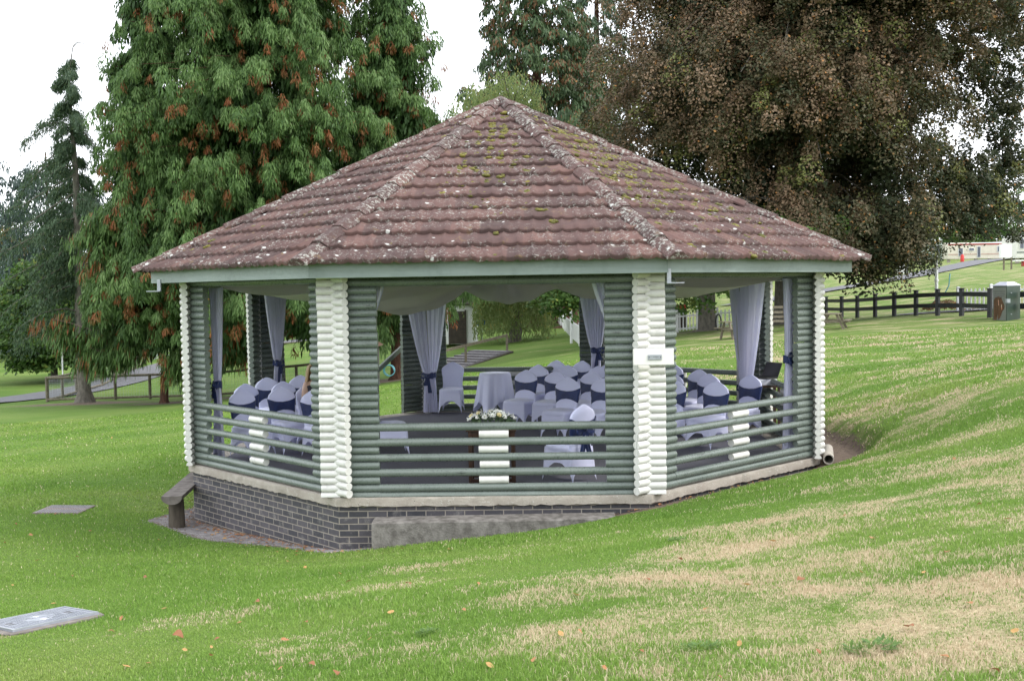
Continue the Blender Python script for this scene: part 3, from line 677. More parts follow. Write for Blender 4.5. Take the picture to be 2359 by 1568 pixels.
# ------------------------------------------------------------------ covered chairs
def chair_proto(label, sash=True):
    T = thing('chair', label, 'chair', group='white covered chairs inside the gazebo')
    # backrest: closed shell, front toward -y
    zs = np.array([.40, .47, .55, .65, .75, .815, .855, .895, .925, .950, .965]); hw = np.array([.198, .196, .192, .198, .216, .222, .206, .160, .110, .060, .022])
    P = []; n = 20
    for z, w in zip(zs, hw):
        y = .185+(z-.45)*.14; th = .026 if z < .9 else .026*max(.35, (.965-z)/.065)
        row = []
        for i in range(n):
            a = 2*PI*i/n; ca, sa = math.cos(a), math.sin(a)
            x = w*math.copysign(abs(ca)**.45, ca); yy = th*math.copysign(abs(sa)**.6, sa)
            dish = .012*(1-(x/w)**2) if z > .5 else 0
            row.append((x, y+yy+dish, z))
        P.append(row)
    mb = MB(); P = np.array(P); mb.grid(P, closed=True); q = len(mb.v); mb.f.append(tuple(range(q-n, q))); mb.build('backrest', M['spandex'], T, smooth=True, world=False)
    # seat pad
    mb = MB(); P = []; n = 28
    for (z, e) in ((.395, -.004), (.42, .004), (.45, .006), (.468, -.006), (.476, -.035), (.481, -.10), (.481, -.19)):
        row = []
        for i in range(n):
            a = 2*PI*i/n; ca, sa = math.cos(a), math.sin(a); hx, hy = .215+e, .215+e
            row.append((hx*math.copysign(abs(ca)**.35, ca), -.005+hy*math.copysign(abs(sa)**.35, sa), z+(.012 if e < -.05 else 0)))
        P.append(row)
    mb.grid(np.array(P), closed=True); q = len(mb.v); mb.f.append(tuple(range(q-n, q))); mb.build('seat', M['spandex'], T, smooth=True, world=False)
    # skirt with an arch between each pair of feet
    mb = MB(); cor = [(-.205, -.215), (.205, -.215), (.205, .215), (-.205, .215)]; cf = [(-.225, -.24), (.225, -.24), (.215, .265), (-.215, .265)]
    P = [[] for _ in range(9)]; m = 14
    for s_ in range(4):
        for i in range(m):
            f = i/m; top = np.array(cor[s_])*(1-f)+np.array(cor[(s_+1) % 4])*f; bot = np.array(cf[s_])*(1-f)+np.array(cf[(s_+1) % 4])*f
            g_ = min(f, 1-f); zb = .012+.235*min(1, (g_*2/.75))**.42 if g_ > .03 else .012
            if s_ == 2: zb = .012+.17*min(1, (g_*2/.7))**.45 if g_ > .03 else .012
            for j in range(9):
                h = j/8; z = .43*(1-h)+zb*h; fz = (.43-z)/.42; p = top*(1-fz)+bot*fz; pin = 1-.05*math.sin(PI*min(1, fz))*(1-(2*f-1)**2)
                P[j].append((p[0]*pin, p[1]*pin, z))
    mb.grid(np.array(P), closed=True); mb.build('skirt', M['spandex'], T, smooth=True, world=False)
    if sash:
        mb = MB(); rows = []; n = 40
        for j in range(10):
            h = j/9; row = []
            for i in range(n):
                a = 2*PI*i/n; ca, sa = math.cos(a), math.sin(a); c_ = max(0, 1-abs(ca)*1.0)
                zt = .800-.055*c_; zb = .555+(.03*c_ if sa > 0 else .075*c_)+.012*ca; z = zb+(zt-zb)*h
                w = np.interp(z, zs, hw)+.008+.0015*math.sin(h*19+ca*3); y = .185+(z-.45)*.14
                row.append((w*math.copysign(abs(ca)**.45, ca), y+.010+(.038+.003*math.sin(h*23+ca*5))*math.copysign(abs(sa)**.6, sa), z))
            rows.append(row)
        mb.grid(np.array(rows), closed=True); sa_ = mb.build('sash', M['satin'], T, smooth=True, world=False)
        mb = MB(); y0 = .185+.22*.14+.062
        mb.sphere((0, y0+.01, .672), (.03, .028, .032), 10, 6)
        for s_ in (-1, 1):
            R_ = []
            for i in range(9):
                f = i/8; a = f*2*PI; R_.append([(s_*(.02+.075*(1-math.cos(a))), y0+.012+h*.0+.012*math.sin(a*2), .672+.045*math.sin(a)+(h-.5)*.05*(1-math.cos(a))/2-.02*(1-math.cos(a))/2) for h in (0, .5, 1)])
            mb.grid(np.array(R_))
            R_ = [[(s_*(.01+.055*f+.01*math.sin(f*7))+(g_-.5)*.06*(0.4+f), y0+.006+.012*math.sin(g_*9+f*3), .66-.30*f) for g_ in np.linspace(0, 1, 5)] for f in np.linspace(0, 1, 7)]
            mb.grid(np.array(R_))
        b_ = mb.build('bow', M['satin'], sa_, smooth=True, world=False)
    return T
def place(T, u, v, face, ztop=.955):
    p = at_z(u, v, ztop); f = math.radians(face)              # face: heading of the sitter, degrees, 0 = +x, 90 = +y
    rz = f+PI/2; by = .255
    # the top of the back is .255 m behind the centre
    T.location = (p[0]+math.cos(f)*by, p[1]+math.sin(f)*by, .004); T.rotation_euler = (0, 0, rz)
CH = [  # left bay
 (555.6, 898.9, -40, 'white covered chair nearest the left corner, navy sash round its back'),
 (565, 885.4, -42, 'white chair directly behind the one nearest the left corner'),
 (614, 870.7, -48, 'rearmost white chair before the tied curtain of the left bay'),
 (651, 879.8, -45, 'white chair in the middle row of the left bay'),
 (646.7, 892.7, -50, 'front white chair at the middle of the left bay, broad navy sash'),
 (690.8, 865.6, -52, 'white chair in front of the reddish trunk seen through the left bay'),
 (724, 884, -55, 'white chair half hidden by the left front corner, in the second row'),
 (724, 899, -55, 'white chair half hidden by the left front corner, in the front row'),
 # centre bay
 (1212.6, 853.6, -118, 'white chair next to the round table, navy sash, foremost of its row'),
 (1240.5, 841.4, -120, 'white chair just behind the one next to the round table'),
 (1282.4, 831.1, -122, 'rearmost white chair seen over the back rail, left of the tied curtain'),
 (1281.7, 855.4, -120, 'white chair in the middle of the three leading rows by the round table'),
 (1308, 842.6, -124, 'white chair between two rows in front of the rearmost centre chairs'),
 (1308.8, 870.3, -122, 'white chair with its full navy sash in view, above the single bright back'),
 (1341.9, 832.3, -126, 'white chair right below the tied curtain beside the right pier'),
 (1363.9, 856.8, -126, 'white chair cut by the right green pier, in the third row'),
 (1378.6, 844.3, -128, 'white chair mostly behind the right green pier, second from the back'),
 (1399, 840.7, -130, 'white chair whose edge just shows beside the right green pier'),
 (1390.4, 872.7, -126, 'white chair with navy sash cut in half by the right green pier'),
 # right bay
 (1551.7, 840.2, -132, 'sloping white chair back at the far left of the right bay, rearmost row'),
 (1550, 860.8, -132, 'white chair back behind the plaque corner, middle row'),
 (1611, 852.2, -134, 'white chair at the back rail in the middle of the right bay'),
 (1634.3, 862.5, -134, 'white chair between the back rail chair and the foremost right bay chair'),
 (1553.3, 876.5, -132, 'white chair with navy sash just right of the plaque corner'),
 (1650.8, 879.8, -133, 'foremost white chair in the right bay with wide navy sash'),
 (1730, 864.6, -140, 'white chair in front of the laptop')]
proto = chair_proto('x'); fam = family(proto)
for i, (u, v, f, lb) in enumerate(CH):
    c = proto if i == 0 else copy_tree(proto, None, fam); c['label'] = lb; place(c, u, v, f)
# two chairs near the front rail, one turned away
c = copy_tree(proto, None, fam); c['label'] = 'bright white chair back rising above the front rail, turned away from the others'; place(c, 1344, 933, 136)
plain = chair_proto('plain white covered chair without a sash, standing alone left of the round table', False)
place(plain, 1043, 835, -93)
fam2 = family(plain)
c = copy_tree(plain, None, fam2); c['label'] = 'white covered chair behind the left front pier, only its seat edge showing'; c.location = (-1.62, -1.25, .004); c.rotation_euler = (0, 0, PI/2+.25)
# ------------------------------------------------------------------ round table with cloth
def round_table():
    p = at_z(1140, 857, .80); T = thing('round_table', 'small round table under a long white cloth', 'table', (p[0], p[1], 0))
    mb = MB(); mb.tube([(0, 0, .762), (0, 0, .785)], .285, n=40); mb.build('tabletop', M['whiteplastic'], T, world=False)
    mb = MB(); mb.tube([(0, 0, .02), (0, 0, .762)], .03, n=12); mb.tube([(0, 0, 0), (0, 0, .02)], .2, n=20); mb.build('pedestal', M['metal'], T, world=False)
    C_ = bpy.data.objects; R0 = .288; n = 96; rows = []
    for (rf) in (0, .5, .9, 1.0): rows.append([(R0*rf*math.cos(2*PI*i/n), R0*rf*math.sin(2*PI*i/n), .790-(.004 if rf == 1 else 0)) for i in range(n)])
    for j in range(1, 15):
        row = []
        for i in range(n):
            a = 2*PI*i/n; cc = abs(math.cos(2*(a+.35)))         # square cloth: four longer corners
            ln = .52+.24*cc**3; h = j/14; z = .786-ln*h
            fold = .030*h**.6*math.sin(a*9+.7*math.sin(a*3))+.014*h*math.sin(a*17+1)
            r = R0+.008+.05*h**1.4+fold+.07*h*cc**3
            row.append((r*math.cos(a), r*math.sin(a), max(z, .02)))
        rows.append(row)
    mb = MB(); mb.grid(np.array(rows), closed=True); o = mb.build('tablecloth', M['spandex'], None, smooth=True); o.location = (p[0], p[1], .004)
    tag(o, 'white cloth hanging in folds over the small round table', 'tablecloth')
round_table()
# small brown table with the flowers, near the front rail
def flower_table():
    p = at_z(1135, 978, .72); x0, y0 = p[0], -3.75
    T = thing('side_table', 'small dark brown wooden table behind the front rail', 'table', (x0, y0, 0))
    mb = MB(); mb.box((0, 0, .705), (.60, .42, .028)); mb.build('tabletop', M['mahogany'], T, world=False, bevel=.004)
    mb = MB()
    for s_ in (-1, 1): mb.box((0, s_*.17, .65), (.50, .02, .08)); mb.box((s_*.25, 0, .65), (.02, .34, .08))
    mb.build('apron', M['mahogany'], T, world=False)
    for sx in (-1, 1):
        for sy in (-1, 1):
            mb = MB(); mb.box((sx*.255, sy*.175, .345), (.042, .042, .69)); mb.build('leg', M['mahogany'], T, world=False, bevel=.003)
    mb = MB(); mb.box((0, -.175, .10), (.47, .022, .04)); mb.box((0, .175, .10), (.47, .022, .04)); mb.build('stretcher', M['mahogany'], T, world=False)
    Fl = thing('flower_arrangement', 'low mounded arrangement of white and cream flowers with small sprays on the side table', 'flowers', (x0-.0, y0, .72))
    rg = np.random.default_rng(3)
    mb = MB()
    for i in range(420):
        a = rg.uniform(0, 2*PI); el = rg.uniform(0, 1); r = rg.uniform(.5, 1)
        c = np.array([.30*math.cos(a)*r*(1-el*.3), .15*math.sin(a)*r,   .02+.17*el*(1-.6*abs(math.cos(a)*r))]); d = np.array([math.cos(a)*.6, math.sin(a)*.5, .55+rg.uniform(-.4, .3)])+rg.normal(0, .25, 3); d /= np.linalg.norm(d); sdv = np.cross(d, rg.normal(0, 1, 3)); sdv /= np.linalg.norm(sdv)
        l = rg.uniform(.03, .075); mb.add([c-sdv*.004, c+sdv*.004, c+d*l*.5+sdv*.009, c+d*l, c+d*l*.5-sdv*.009], [(0, 1, 2, 3, 4)])
    me = mb; o = me.build('greenery', simple('flower_leaf', (.045, .085, .035), (.09, .14, .06), .6, 30, 0), Fl, world=False); o['kind'] = 'stuff'
    mw = simple('white_petal', (.80, .80, .76), (.74, .76, .70), .6, 20, .1); my = simple('cream_petal', (.74, .66, .36), (.66, .58, .28), .6, 20, .1); mc = simple('flower_centre', (.35, .25, .06), (.2, .15, .03), .7, 20, 0)
    for i in range(34):
        a = rg.uniform(0, 2*PI) if i > 14 else rg.uniform(PI, 2*PI); r = math.sqrt(rg.uniform(0.05, 1)); x = .285*math.cos(a)*r; y = .14*math.sin(a)*r; z = .035+.165*math.sqrt(max(0, 1-(x/.31)**2))*(1-.35*abs(y)/.15)+rg.uniform(-.02, .012)
        R = rg.uniform(.018, .032); nrm = Vector((x*2.2, y*3-.25, .55)).normalized(); Mq = nrm.to_track_quat('Z', 'Y').to_matrix()
        mb = MB(); npet = 6
        for lay, (rr, hh) in enumerate(((1, .25), (.68, .55))):
            for q in range(npet):
                a0 = 2*PI*(q+.5*lay)/npet; row = []
                for (f, wd_) in ((.1, .15), (.55, .5), (.95, .42), (1.08, .12)):
                    zc = R*hh*f**1.5; rad = R*rr*f
                    row.append([Mq @ Vector((rad*math.cos(a0+o_*wd_*1.1), rad*math.sin(a0+o_*wd_*1.1), zc+.15*R*abs(o_)))+Vector((x, y, z)) for o_ in (-1, 0, 1)])
                mb.grid(np.array([[tuple(p_) for p_ in r_] for r_ in row]))
        b = mb.build('blossom', my if i % 7 == 3 else mw, Fl, smooth=True, world=False)
        mb = MB(); mb.sphere(Vector((x, y, z))+nrm*R*.25, R*.2, 6, 4); mb.build('flower_centre', mc, b, world=False)
    mb = MB()
    for i in range(330):
        a = rg.uniform(0, 2*PI); r = math.sqrt(rg.uniform(0, 1)); x = .31*math.cos(a)*r; y = .16*math.sin(a)*r; z = .03+.185*math.sqrt(max(0, 1-(x/.33)**2))*(1-.4*abs(y)/.16)+rg.uniform(-.03, .02)
        mb.sphere((x, y, z), rg.uniform(.003, .0065), 5, 3)
    o = mb.build('tiny_spray_flowers', mw, Fl, world=False); o['kind'] = 'stuff'
flower_table()
# laptop on its table in the right back of the gazebo
def laptop():
    c = at(1768, 868, 17.6); x0, y0 = c[0], c[1]; TZ = .74
    T = thing('laptop_table', 'dark brown table carrying the laptop behind the right bay chairs', 'table', (x0-.12, y0, 0))
    mb = MB(); mb.box((0, 0, TZ-.015), (.62, .42, .03)); mb.build('tabletop', M['mahogany'], T, world=False)
    for sx in (-1, 1):
        for sy in (-1, 1): mb = MB(); mb.box((sx*.27, sy*.17, (TZ-.03)/2), (.045, .045, TZ-.03)); mb.build('leg', M['mahogany'], T, world=False)
    P_ = MB(); P_.box((x0-.10, y0-.02, TZ+.052), (.42, .32, .10), rz=.12); o = P_.build('printer', M['whiteplastic'], None, bevel=.01); tag(o, 'flat white box under the open laptop', 'box')
    z = TZ+.105; Lp = thing('laptop', 'open black laptop with its screen tilted back', 'laptop', (x0-.05, y0, z), rz=-1.0)
    mb = MB(); mb.box((0, 0, .012), (.36, .25, .022)); mb.build('keyboard_base', M['black_plastic'], Lp, world=False, bevel=.004)
    R_ = Matrix.Rotation(math.radians(-24), 3, 'X'); mb = MB(); mb.box(R_ @ Vector((0, 0, .125))+Vector((0, .125, .022)), (.36, .012, .25), M=R_); mb.build('screen', M['black_plastic'], Lp, world=False, bevel=.004)
laptop()
# ------------------------------------------------------------------ curtains
def curtain(name_lb, k, along, d_in, wt, wtie, wb, ztie, shift, bow, bs=1.0, top=2.46, bottom=.03, tie_off=0.0, w_dir=None, dpos=(0, 0)):
    """hangs at corner k; along = +1 towards corner k+1, -1 towards k-1, 0 = across the corner"""
    P0 = V8(k, RW-d_in)+np.array(dpos)
    if along == 0: c = V8(k, 1); t = np.array([-c[1], c[0]])
    else: q = V8(k+along, RW)-V8(k, RW); t = q/np.linalg.norm(q)
    nn = np.array([t[1], -t[0]]); n = 72; rows = []
    rg = random.Random(k*7+int(along*3)+5); ph = rg.uniform(0, 6)
    for j in range(30):
        z = top-(top-bottom)*j/29
        if z > ztie: f = (z-ztie)/(top-ztie); w = wtie+(wt-wtie)*f**.72; c_ = shift*(1-f)**1.3; 
        else: f = (ztie-z)/(ztie-bottom); w = wtie+(wb-wtie)*f**.6; c_ = shift+tie_off*f
        amp = .016+.028*(w/wt) if z > ztie else .02+.015*f; amp *= (1 if w > wtie*1.2 else .8)
        row = []
        for i in range(n):
            a = i/(n-1); x = (a-.5)*w+c_
            y = amp*(math.sin(2*PI*a*7+ph+.6*math.sin(a*9+z))*.75+.35*math.sin(2*PI*a*16+ph*2+z*.8)) - .02*math.cos(PI*(a-.5))
            p = P0+t*x+nn*y; row.append((p[0], p[1], z))
        rows.append(row)
    T = thing('curtain', name_lb, 'curtain', (P0[0], P0[1], 0), group='white curtains tied back inside the gazebo corners')
    mb = MB(); mb.grid(np.array(rows)); mb.build('drop', M['voile'], T, smooth=True)
    c = P0+t*shift; mb = MB(); R_ = []
    for j in range(6):
        z = ztie-.05+.10*j/5; R_.append([(c[0]+t[0]*math.cos(a)*(wtie/2+.02)+nn[0]*math.sin(a)*.065, c[1]+t[1]*math.cos(a)*(wtie/2+.02)+nn[1]*math.sin(a)*.065, z+.012*math.sin(a*2+1)) for a in np.arange(24)*2*PI/24])
    mb.grid(np.array(R_), closed=True); tb = mb.build('tie_back', M['satin'], T, smooth=True)
    mb = MB(); c3 = np.array([c[0]+t[0]*bow*wtie*.4, c[1]+t[1]*bow*wtie*.4, ztie])
    sgn = -1 if nn @ np.array([0, -1]) < 0 else 1
    c3[:2] += nn*sgn*.075; c3[:2] += t*np.sign(bow)*.06*(bs-1)
    t3 = np.array([t[0], t[1], 0]); n3 = np.array([nn[0], nn[1], 0])*sgn
    mb.sphere(c3, .035*bs, 10, 6)
    for s_ in (-1, 1):
        R_ = [[c3+t3*s_*(.02+.05*bs*(1-math.cos(a)))+np.array([0, 0, 1])*(.045*bs*math.sin(a)+(h-.5)*.06*(1-math.cos(a))/2)+n3*.02*math.sin(a*2) for h in (0, .5, 1)] for a in np.linspace(0, 2*PI, 10)]
        mb.grid(np.array(R_))
        R_ = [[c3+t3*(s_*(.012+.03*f)+(g_-.5)*.055*bs*(.5+f))-np.array([0, 0, 1])*(.26+.07*s_)*bs*f+n3*.012*math.sin(g_*9+f*4) for g_ in np.linspace(0, 1, 5)] for f in np.linspace(0, 1, 7)]
        mb.grid(np.array(R_))
    mb.build('bow', M['satin'], tb, smooth=True)
curtain('white curtain of the left corner, narrow, tied with navy beside the green pier', 0, 1, .35, .30, .12, .26, 1.10, -.02, .8, dpos=(.03, -.08))
curtain('white curtain tied with a long navy bow at the rear left corner', 7, 0, .40, .66, .14, .30, 1.17, 0.0, .3, dpos=(-.02, .0))
curtain('thin top edge of a white curtain beside the left front pier', 1, 1, .30, .56, .10, .16, 1.35, -.25, .5, dpos=(.13, .10))
curtain('wide white curtain tied low with navy left of the plain chair', 6, -1, .42, .86, .20, .28, .74, .05, -.5, dpos=(.0, -.10))
curtain('white curtain tied high with navy at the rear right of the centre bay', 5, 1, .42, .62, .17, .22, 1.18, -.02, -.6, dpos=(-.05, -.08))
curtain('white curtain edge hanging beside the right front pier', 2, -1, .30, .60, .10, .16, 1.30, -.26, .5, dpos=(-.20, .10))
curtain('broad white curtain hanging before the laptop in the right bay', 4, 0, .42, 1.15, .26, .30, .66, .03, .4, dpos=(.06, -.25))
curtain('white curtain with a large navy bow at the right corner', 3, -1, .45, .20, .15, .30, 1.36, .0, -.9, bs=2.1, dpos=(.03, -.32))
# cloth swags under the roof
def drape(k, sagw, sagr, zc=2.80, label=''):
    A, B = V8(k, 4.30), V8(k+1, 4.30); P = []; m = 26; n = 26
    for i in range(m):
        b = i/(m-1); row = []
        for j in range(n):
            a = j/(n-1); p = (A*(1-a)+B*a)*(1-b*.97)
            z = (2.50-sagw*math.sin(PI*a)**.8)*(1-b)+zc*b - sagr*math.sin(PI*b)*math.sin(PI*a)**.7
            z += .018*math.sin(a*31+b*4)*math.sin(PI*b)+.02*math.sin(b*26+a*3)*math.sin(PI*a)
            row.append((p[0], p[1], z))
        P.append(row)
    mb = MB(); mb.grid(np.array(P)); o = mb.build('ceiling_drape', M['drape'], None, smooth=True)
    tag(o, label, 'drape', 'cream cloth swags under the gazebo roof')
drape(0, .18, .28, label='cream cloth swag sagging under the roof over the left bay')
drape(1, .02, .10, label='cream cloth swag over the front of the gazebo, nearly flat')
drape(2, .17, .36, label='cream cloth swag sagging deeply over the right bay')
drape(3, .10, .15, label='cream cloth swag at the right end, near the bow curtain')
drape(4, .05, .28, label='cream cloth swag above the curtain in front of the laptop')
drape(5, .0, .52, label='cream cloth swag in scallops in front of the willow')
drape(6, .30, .48, label='cream cloth swag over the wide curtain left of centre')
drape(7, .10, .25, label='cream cloth swag over the rear left corner')
# ------------------------------------------------------------------ things on and by the lawn
def slope_at(x, y):
    e = .25; nx = -(gh(x+e, y)-gh(x-e, y))/(2*e); ny = -(gh(x, y+e)-gh(x, y-e))/(2*e); return Vector((nx, ny, 1)).normalized()
def frame_on_ground(x, y, rz):
    n = slope_at(x, y); xa = Vector((math.cos(rz), math.sin(rz), 0)); xa = (xa-n*xa.dot(n)).normalized(); ya = n.cross(xa)
    return Matrix(((xa[0], ya[0], n[0], x), (xa[1], ya[1], n[1], y), (xa[2], ya[2], n[2], gh(x, y)), (0, 0, 0, 1)))
def manhole_big():
    a = ray_ground(150, 1404); a3 = ray_ground(194, 1424); a4 = ray_ground(28, 1468); L = .64; Wd = .60
    e = (a3-a4)[:2]/np.linalg.norm((a3-a4)[:2]); g_ = (a-a3)[:2]/np.linalg.norm((a-a3)[:2]); rz = (math.atan2(e[1], e[0])+math.atan2(g_[1], g_[0])-PI/2)/2
    c = (a3+a4)[:2]/2+(a-a3)[:2]/2
    Mx = frame_on_ground(c[0], c[1], rz); Mx.translation.z += .012
    T = thing('drain_cover', 'patterned grey metal drain cover in a concrete frame at the lower left corner', 'drain cover'); T.matrix_world = Mx
    mb = MB(); P = []; n = 40
    for (k, z) in ((1.0, -.05), (1.0, .0), (.93, .008), (.2, .008)):
        row = []
        for i in range(n):
            a_ = 2*PI*i/n; q = (L/2+.055)*math.copysign(abs(math.cos(a_))**.3, math.cos(a_)), (Wd/2+.055)*math.copysign(abs(math.sin(a_))**.3, math.sin(a_)); j = 1+.015*math.sin(i*2.3)
            row.append((q[0]*k*j, q[1]*k*j, z))
        P.append(row)
    mb.grid(np.array(P), closed=True); mb.build('concrete_frame', simple('drain_frame_concrete', (.20, .18, .165), (.13, .115, .105), .95, 9, .6, spec=.1), T, world=False)
    mb = MB(); mb.box((0, 0, .012), (L, Wd, .016)); pl = mb.build('cover_plate', simple('worn_cover_metal', (.30, .31, .36), (.22, .23, .27), .5, 14, .2, metal=.35), T, world=False)
    mb = MB(); nx, ny = 20, 18
    for i in range(nx):
        for j in range(ny):
            x = -L/2+.05+(L-.1)*i/(nx-1); y = -Wd/2+.045+(Wd-.09)*j/(ny-1)
            if (x/.115)**2+(y/.115)**2 < 1 or ((abs(x)-.22)/.045)**2+(y/.06)**2 < 1: continue
            mb.box((x, y, .0225), (.019, .007, .005), rz=PI/4 if (i+j) % 2 else -PI/4)
    for (x0, x1, y0, y1) in ((-L/2, L/2, -Wd/2, -Wd/2+.014), (-L/2, L/2, Wd/2-.014, Wd/2), (-L/2, -L/2+.014, -Wd/2+.014, Wd/2-.014), (L/2-.014, L/2, -Wd/2+.014, Wd/2-.014)):
        mb.box(((x0+x1)/2, (y0+y1)/2, .0235), (x1-x0, y1-y0, .007))
    for rx, ry in ((.105, .105), (.062, .062)):
        mb.tube([(rx*math.cos(a_), ry*math.sin(a_), .022) for a_ in np.linspace(0, 2*PI, 30)], .005, n=6)
    mb.build('raised_pattern', M['metal'], pl, world=False)
    mb = MB()
    for s_ in (-1, 1):
        for q in (-1, 1): mb.sphere((s_*.22, q*.032, .0205), (.030, .020, .003), 12, 4)
    mb.build('lifting_hole', M['black_plastic'], pl, world=False)
    NOGRASS.append((c[0], c[1], L/2+.03, Wd/2+.03, rz))
manhole_big()
def manhole_small():
    p = ray_ground(150, 1176); rz = .12; Mx = frame_on_ground(p[0], p[1], rz); Mx.translation.z += .012
    T = thing('inspection_cover', 'small worn ridged cover set in the grass left of the gazebo', 'drain cover'); T.matrix_world = Mx
    mb = MB(); mb.box((0, 0, -.01), (.64, .82, .03)); pl = mb.build('cover_plate', simple('rusty_cover', (.20, .16, .15), (.14, .11, .10), .8, 10, .4), T, world=False)
    mb = MB()
    for i in range(17):
        for j in range(12):
            if abs(j-5.5) < .6: continue
            mb.box((-.28+.035*i, -.36+.065*j, .008), (.022, .011, .007), rz=.6 if (i+j) % 2 else -.6)
    mb.build('raised_pattern', M['metal'], pl, world=False)
    NOGRASS.append((p[0], p[1], .34, .42, rz))
manhole_small()
# log bench by the left corner
def log_bench():
    f = at(415, 1210, 15.0); x0, y0 = -5.13, -2.35
    zt = at(395, 1140, 14.6)[2]
    e1 = at(395, 1143, 14.15); e2 = np.array([-4.75, .55, e1[2]]); d = e2-e1; d /= np.linalg.norm(d)
    T = thing('log_bench', 'rough bench of a half log on round posts beside the left corner', 'bench', tuple(map(float, (e1[0], e1[1], gh(e1[0], e1[1])))))
    sd_ = np.array([-d[1], d[0], 0]); rows = []; n = 14; L = np.linalg.norm(e2-e1)
    for i in range(n):
        row = []
        for a in np.linspace(0, PI, 11): row.append(e1+d*L*i/(n-1)-sd_*math.cos(a)*.135-np.array([0, 0, 1])*(math.sin(a)**.8*.110)+np.array([0, 0, random.uniform(-.003, .003)]))
        for f_ in np.linspace(1, -1, 7)[1:-1]: row.append(e1+d*L*i/(n-1)+sd_*f_*.135+np.array([0, 0, random.uniform(-.004, .003)]))
        rows.append(row)
    mb = MB(); P = np.array(rows); mb.grid(P, closed=True); m = P.shape[1]; mb.f.append(tuple(range(m))); mb.f.append(tuple(range(len(mb.v)-1, len(mb.v)-1-m, -1)))
    mb.build('seat', simple('weathered_plank', (.17, .15, .135), (.085, .072, .065), .85, 7, .6, .006, stretch=(1, 1, 1)), T)
    for s_ in (.28, L-.4):
        c = e1+d*s_; g = gh(c[0], c[1]); mb = MB(); mb.tube([(c[0], c[1], g-.1), (c[0], c[1], (g+c[2])/2), (c[0], c[1], c[2]-.10)], [.112, .104, .10], n=18); mb.build('leg', simple('dark_log', (.095, .08, .065), (.05, .042, .035), .9, 6, .6, stretch=(2, 2, .6), spec=.1), T, smooth=50)
log_bench()
# gravel bed and litter at the foot of the left wall
def gravel():
    rg = np.random.default_rng(8); Vs, Qs = [], []; b = 0; N_ = 15000
    th = rg.uniform(math.radians(-172), math.radians(-98), N_*4); ds = rg.uniform(0, .95, N_*4)
    R_ = (RS*math.cos(PI/8)+ds); w_ = np.round(th/(PI/4))*(PI/4); r = R_/np.cos(th-w_); x, y = r*np.cos(th), r*np.sin(th)
    k = (octdist(x, y) < bank_w(x, y)+rg.normal(.0, .06, len(x)))
    x, y = x[k][:N_], y[k][:N_]; z = ground_h(x, y); n = len(x); s = rg.uniform(.005, .014, n)
    base = np.array([(1, 0, 0), (-.4, .9, 0), (-.5, -.8, 0), (.1, .1, .9)]); a = rg.uniform(0, 2*PI, n); V_ = np.zeros((n, 4, 3))
    for i in range(4):
        bx, by, bz = base[i]; V_[:, i, 0] = x+s*(bx*np.cos(a)-by*np.sin(a)); V_[:, i, 1] = y+s*(bx*np.sin(a)+by*np.cos(a)); V_[:, i, 2] = z+s*bz*rg.uniform(.5, 1, n)
    q = np.arange(n)*4; T = np.concatenate([np.stack([q, q+1, q+3], 1), np.stack([q+1, q+2, q+3], 1), np.stack([q+2, q, q+3], 1)])
    o = np_mesh('gravel', V_.reshape(-1, 3), T, {'rnd': np.repeat(rg.uniform(0, 1, n), 4)}, M['stone']); kind(o, 'stuff', 'grey gravel at the foot of the dark brick wall')
    # leaf litter
    mb = MB()
    rn = []
    for i in range(420):
        if i < 300:
            th = math.radians(rg.choice([rg.normal(-150, 12), rg.normal(-128, 12)])); d = abs(rg.normal(.12, .16))
        else: th = math.radians(rg.normal(-70, 28)); d = abs(rg.normal(.06, .07))
        w_ = round(th/(PI/4))*(PI/4); r = (RS*math.cos(PI/8)+d)/math.cos(th-w_); x, y = r*math.cos(th), r*math.sin(th); z = gh(x, y)+.012
        s = rg.uniform(.014, .036); a = rg.uniform(0, 2*PI); tilt = rg.uniform(-.5, .5); ca, sa = math.cos(a), math.sin(a)
        P = [(-1, 0, 0), (-.2, .45, .25), (.9, .1, .1), (-.1, -.4, .2)]; mb.add([(x+s*(p[0]*ca-p[1]*sa), y+s*(p[0]*sa+p[1]*ca), z+s*(p[2]+tilt*p[1])) for p in P], [(0, 1, 2, 3)]); rn += [rg.random()]*4
    me = bpy.data.meshes.new('leaf_litter'); me.from_pydata(mb.v, [], mb.f); me.update(); a_ = me.attributes.new('rnd', 'FLOAT', 'POINT'); a_.data.foreach_set('value', np.array(rn, np.float32)); o = link('leaf_litter', me, M['leaf_or']); kind(o, 'stuff', 'orange leaf litter along the foot of the gazebo wall')
gravel()
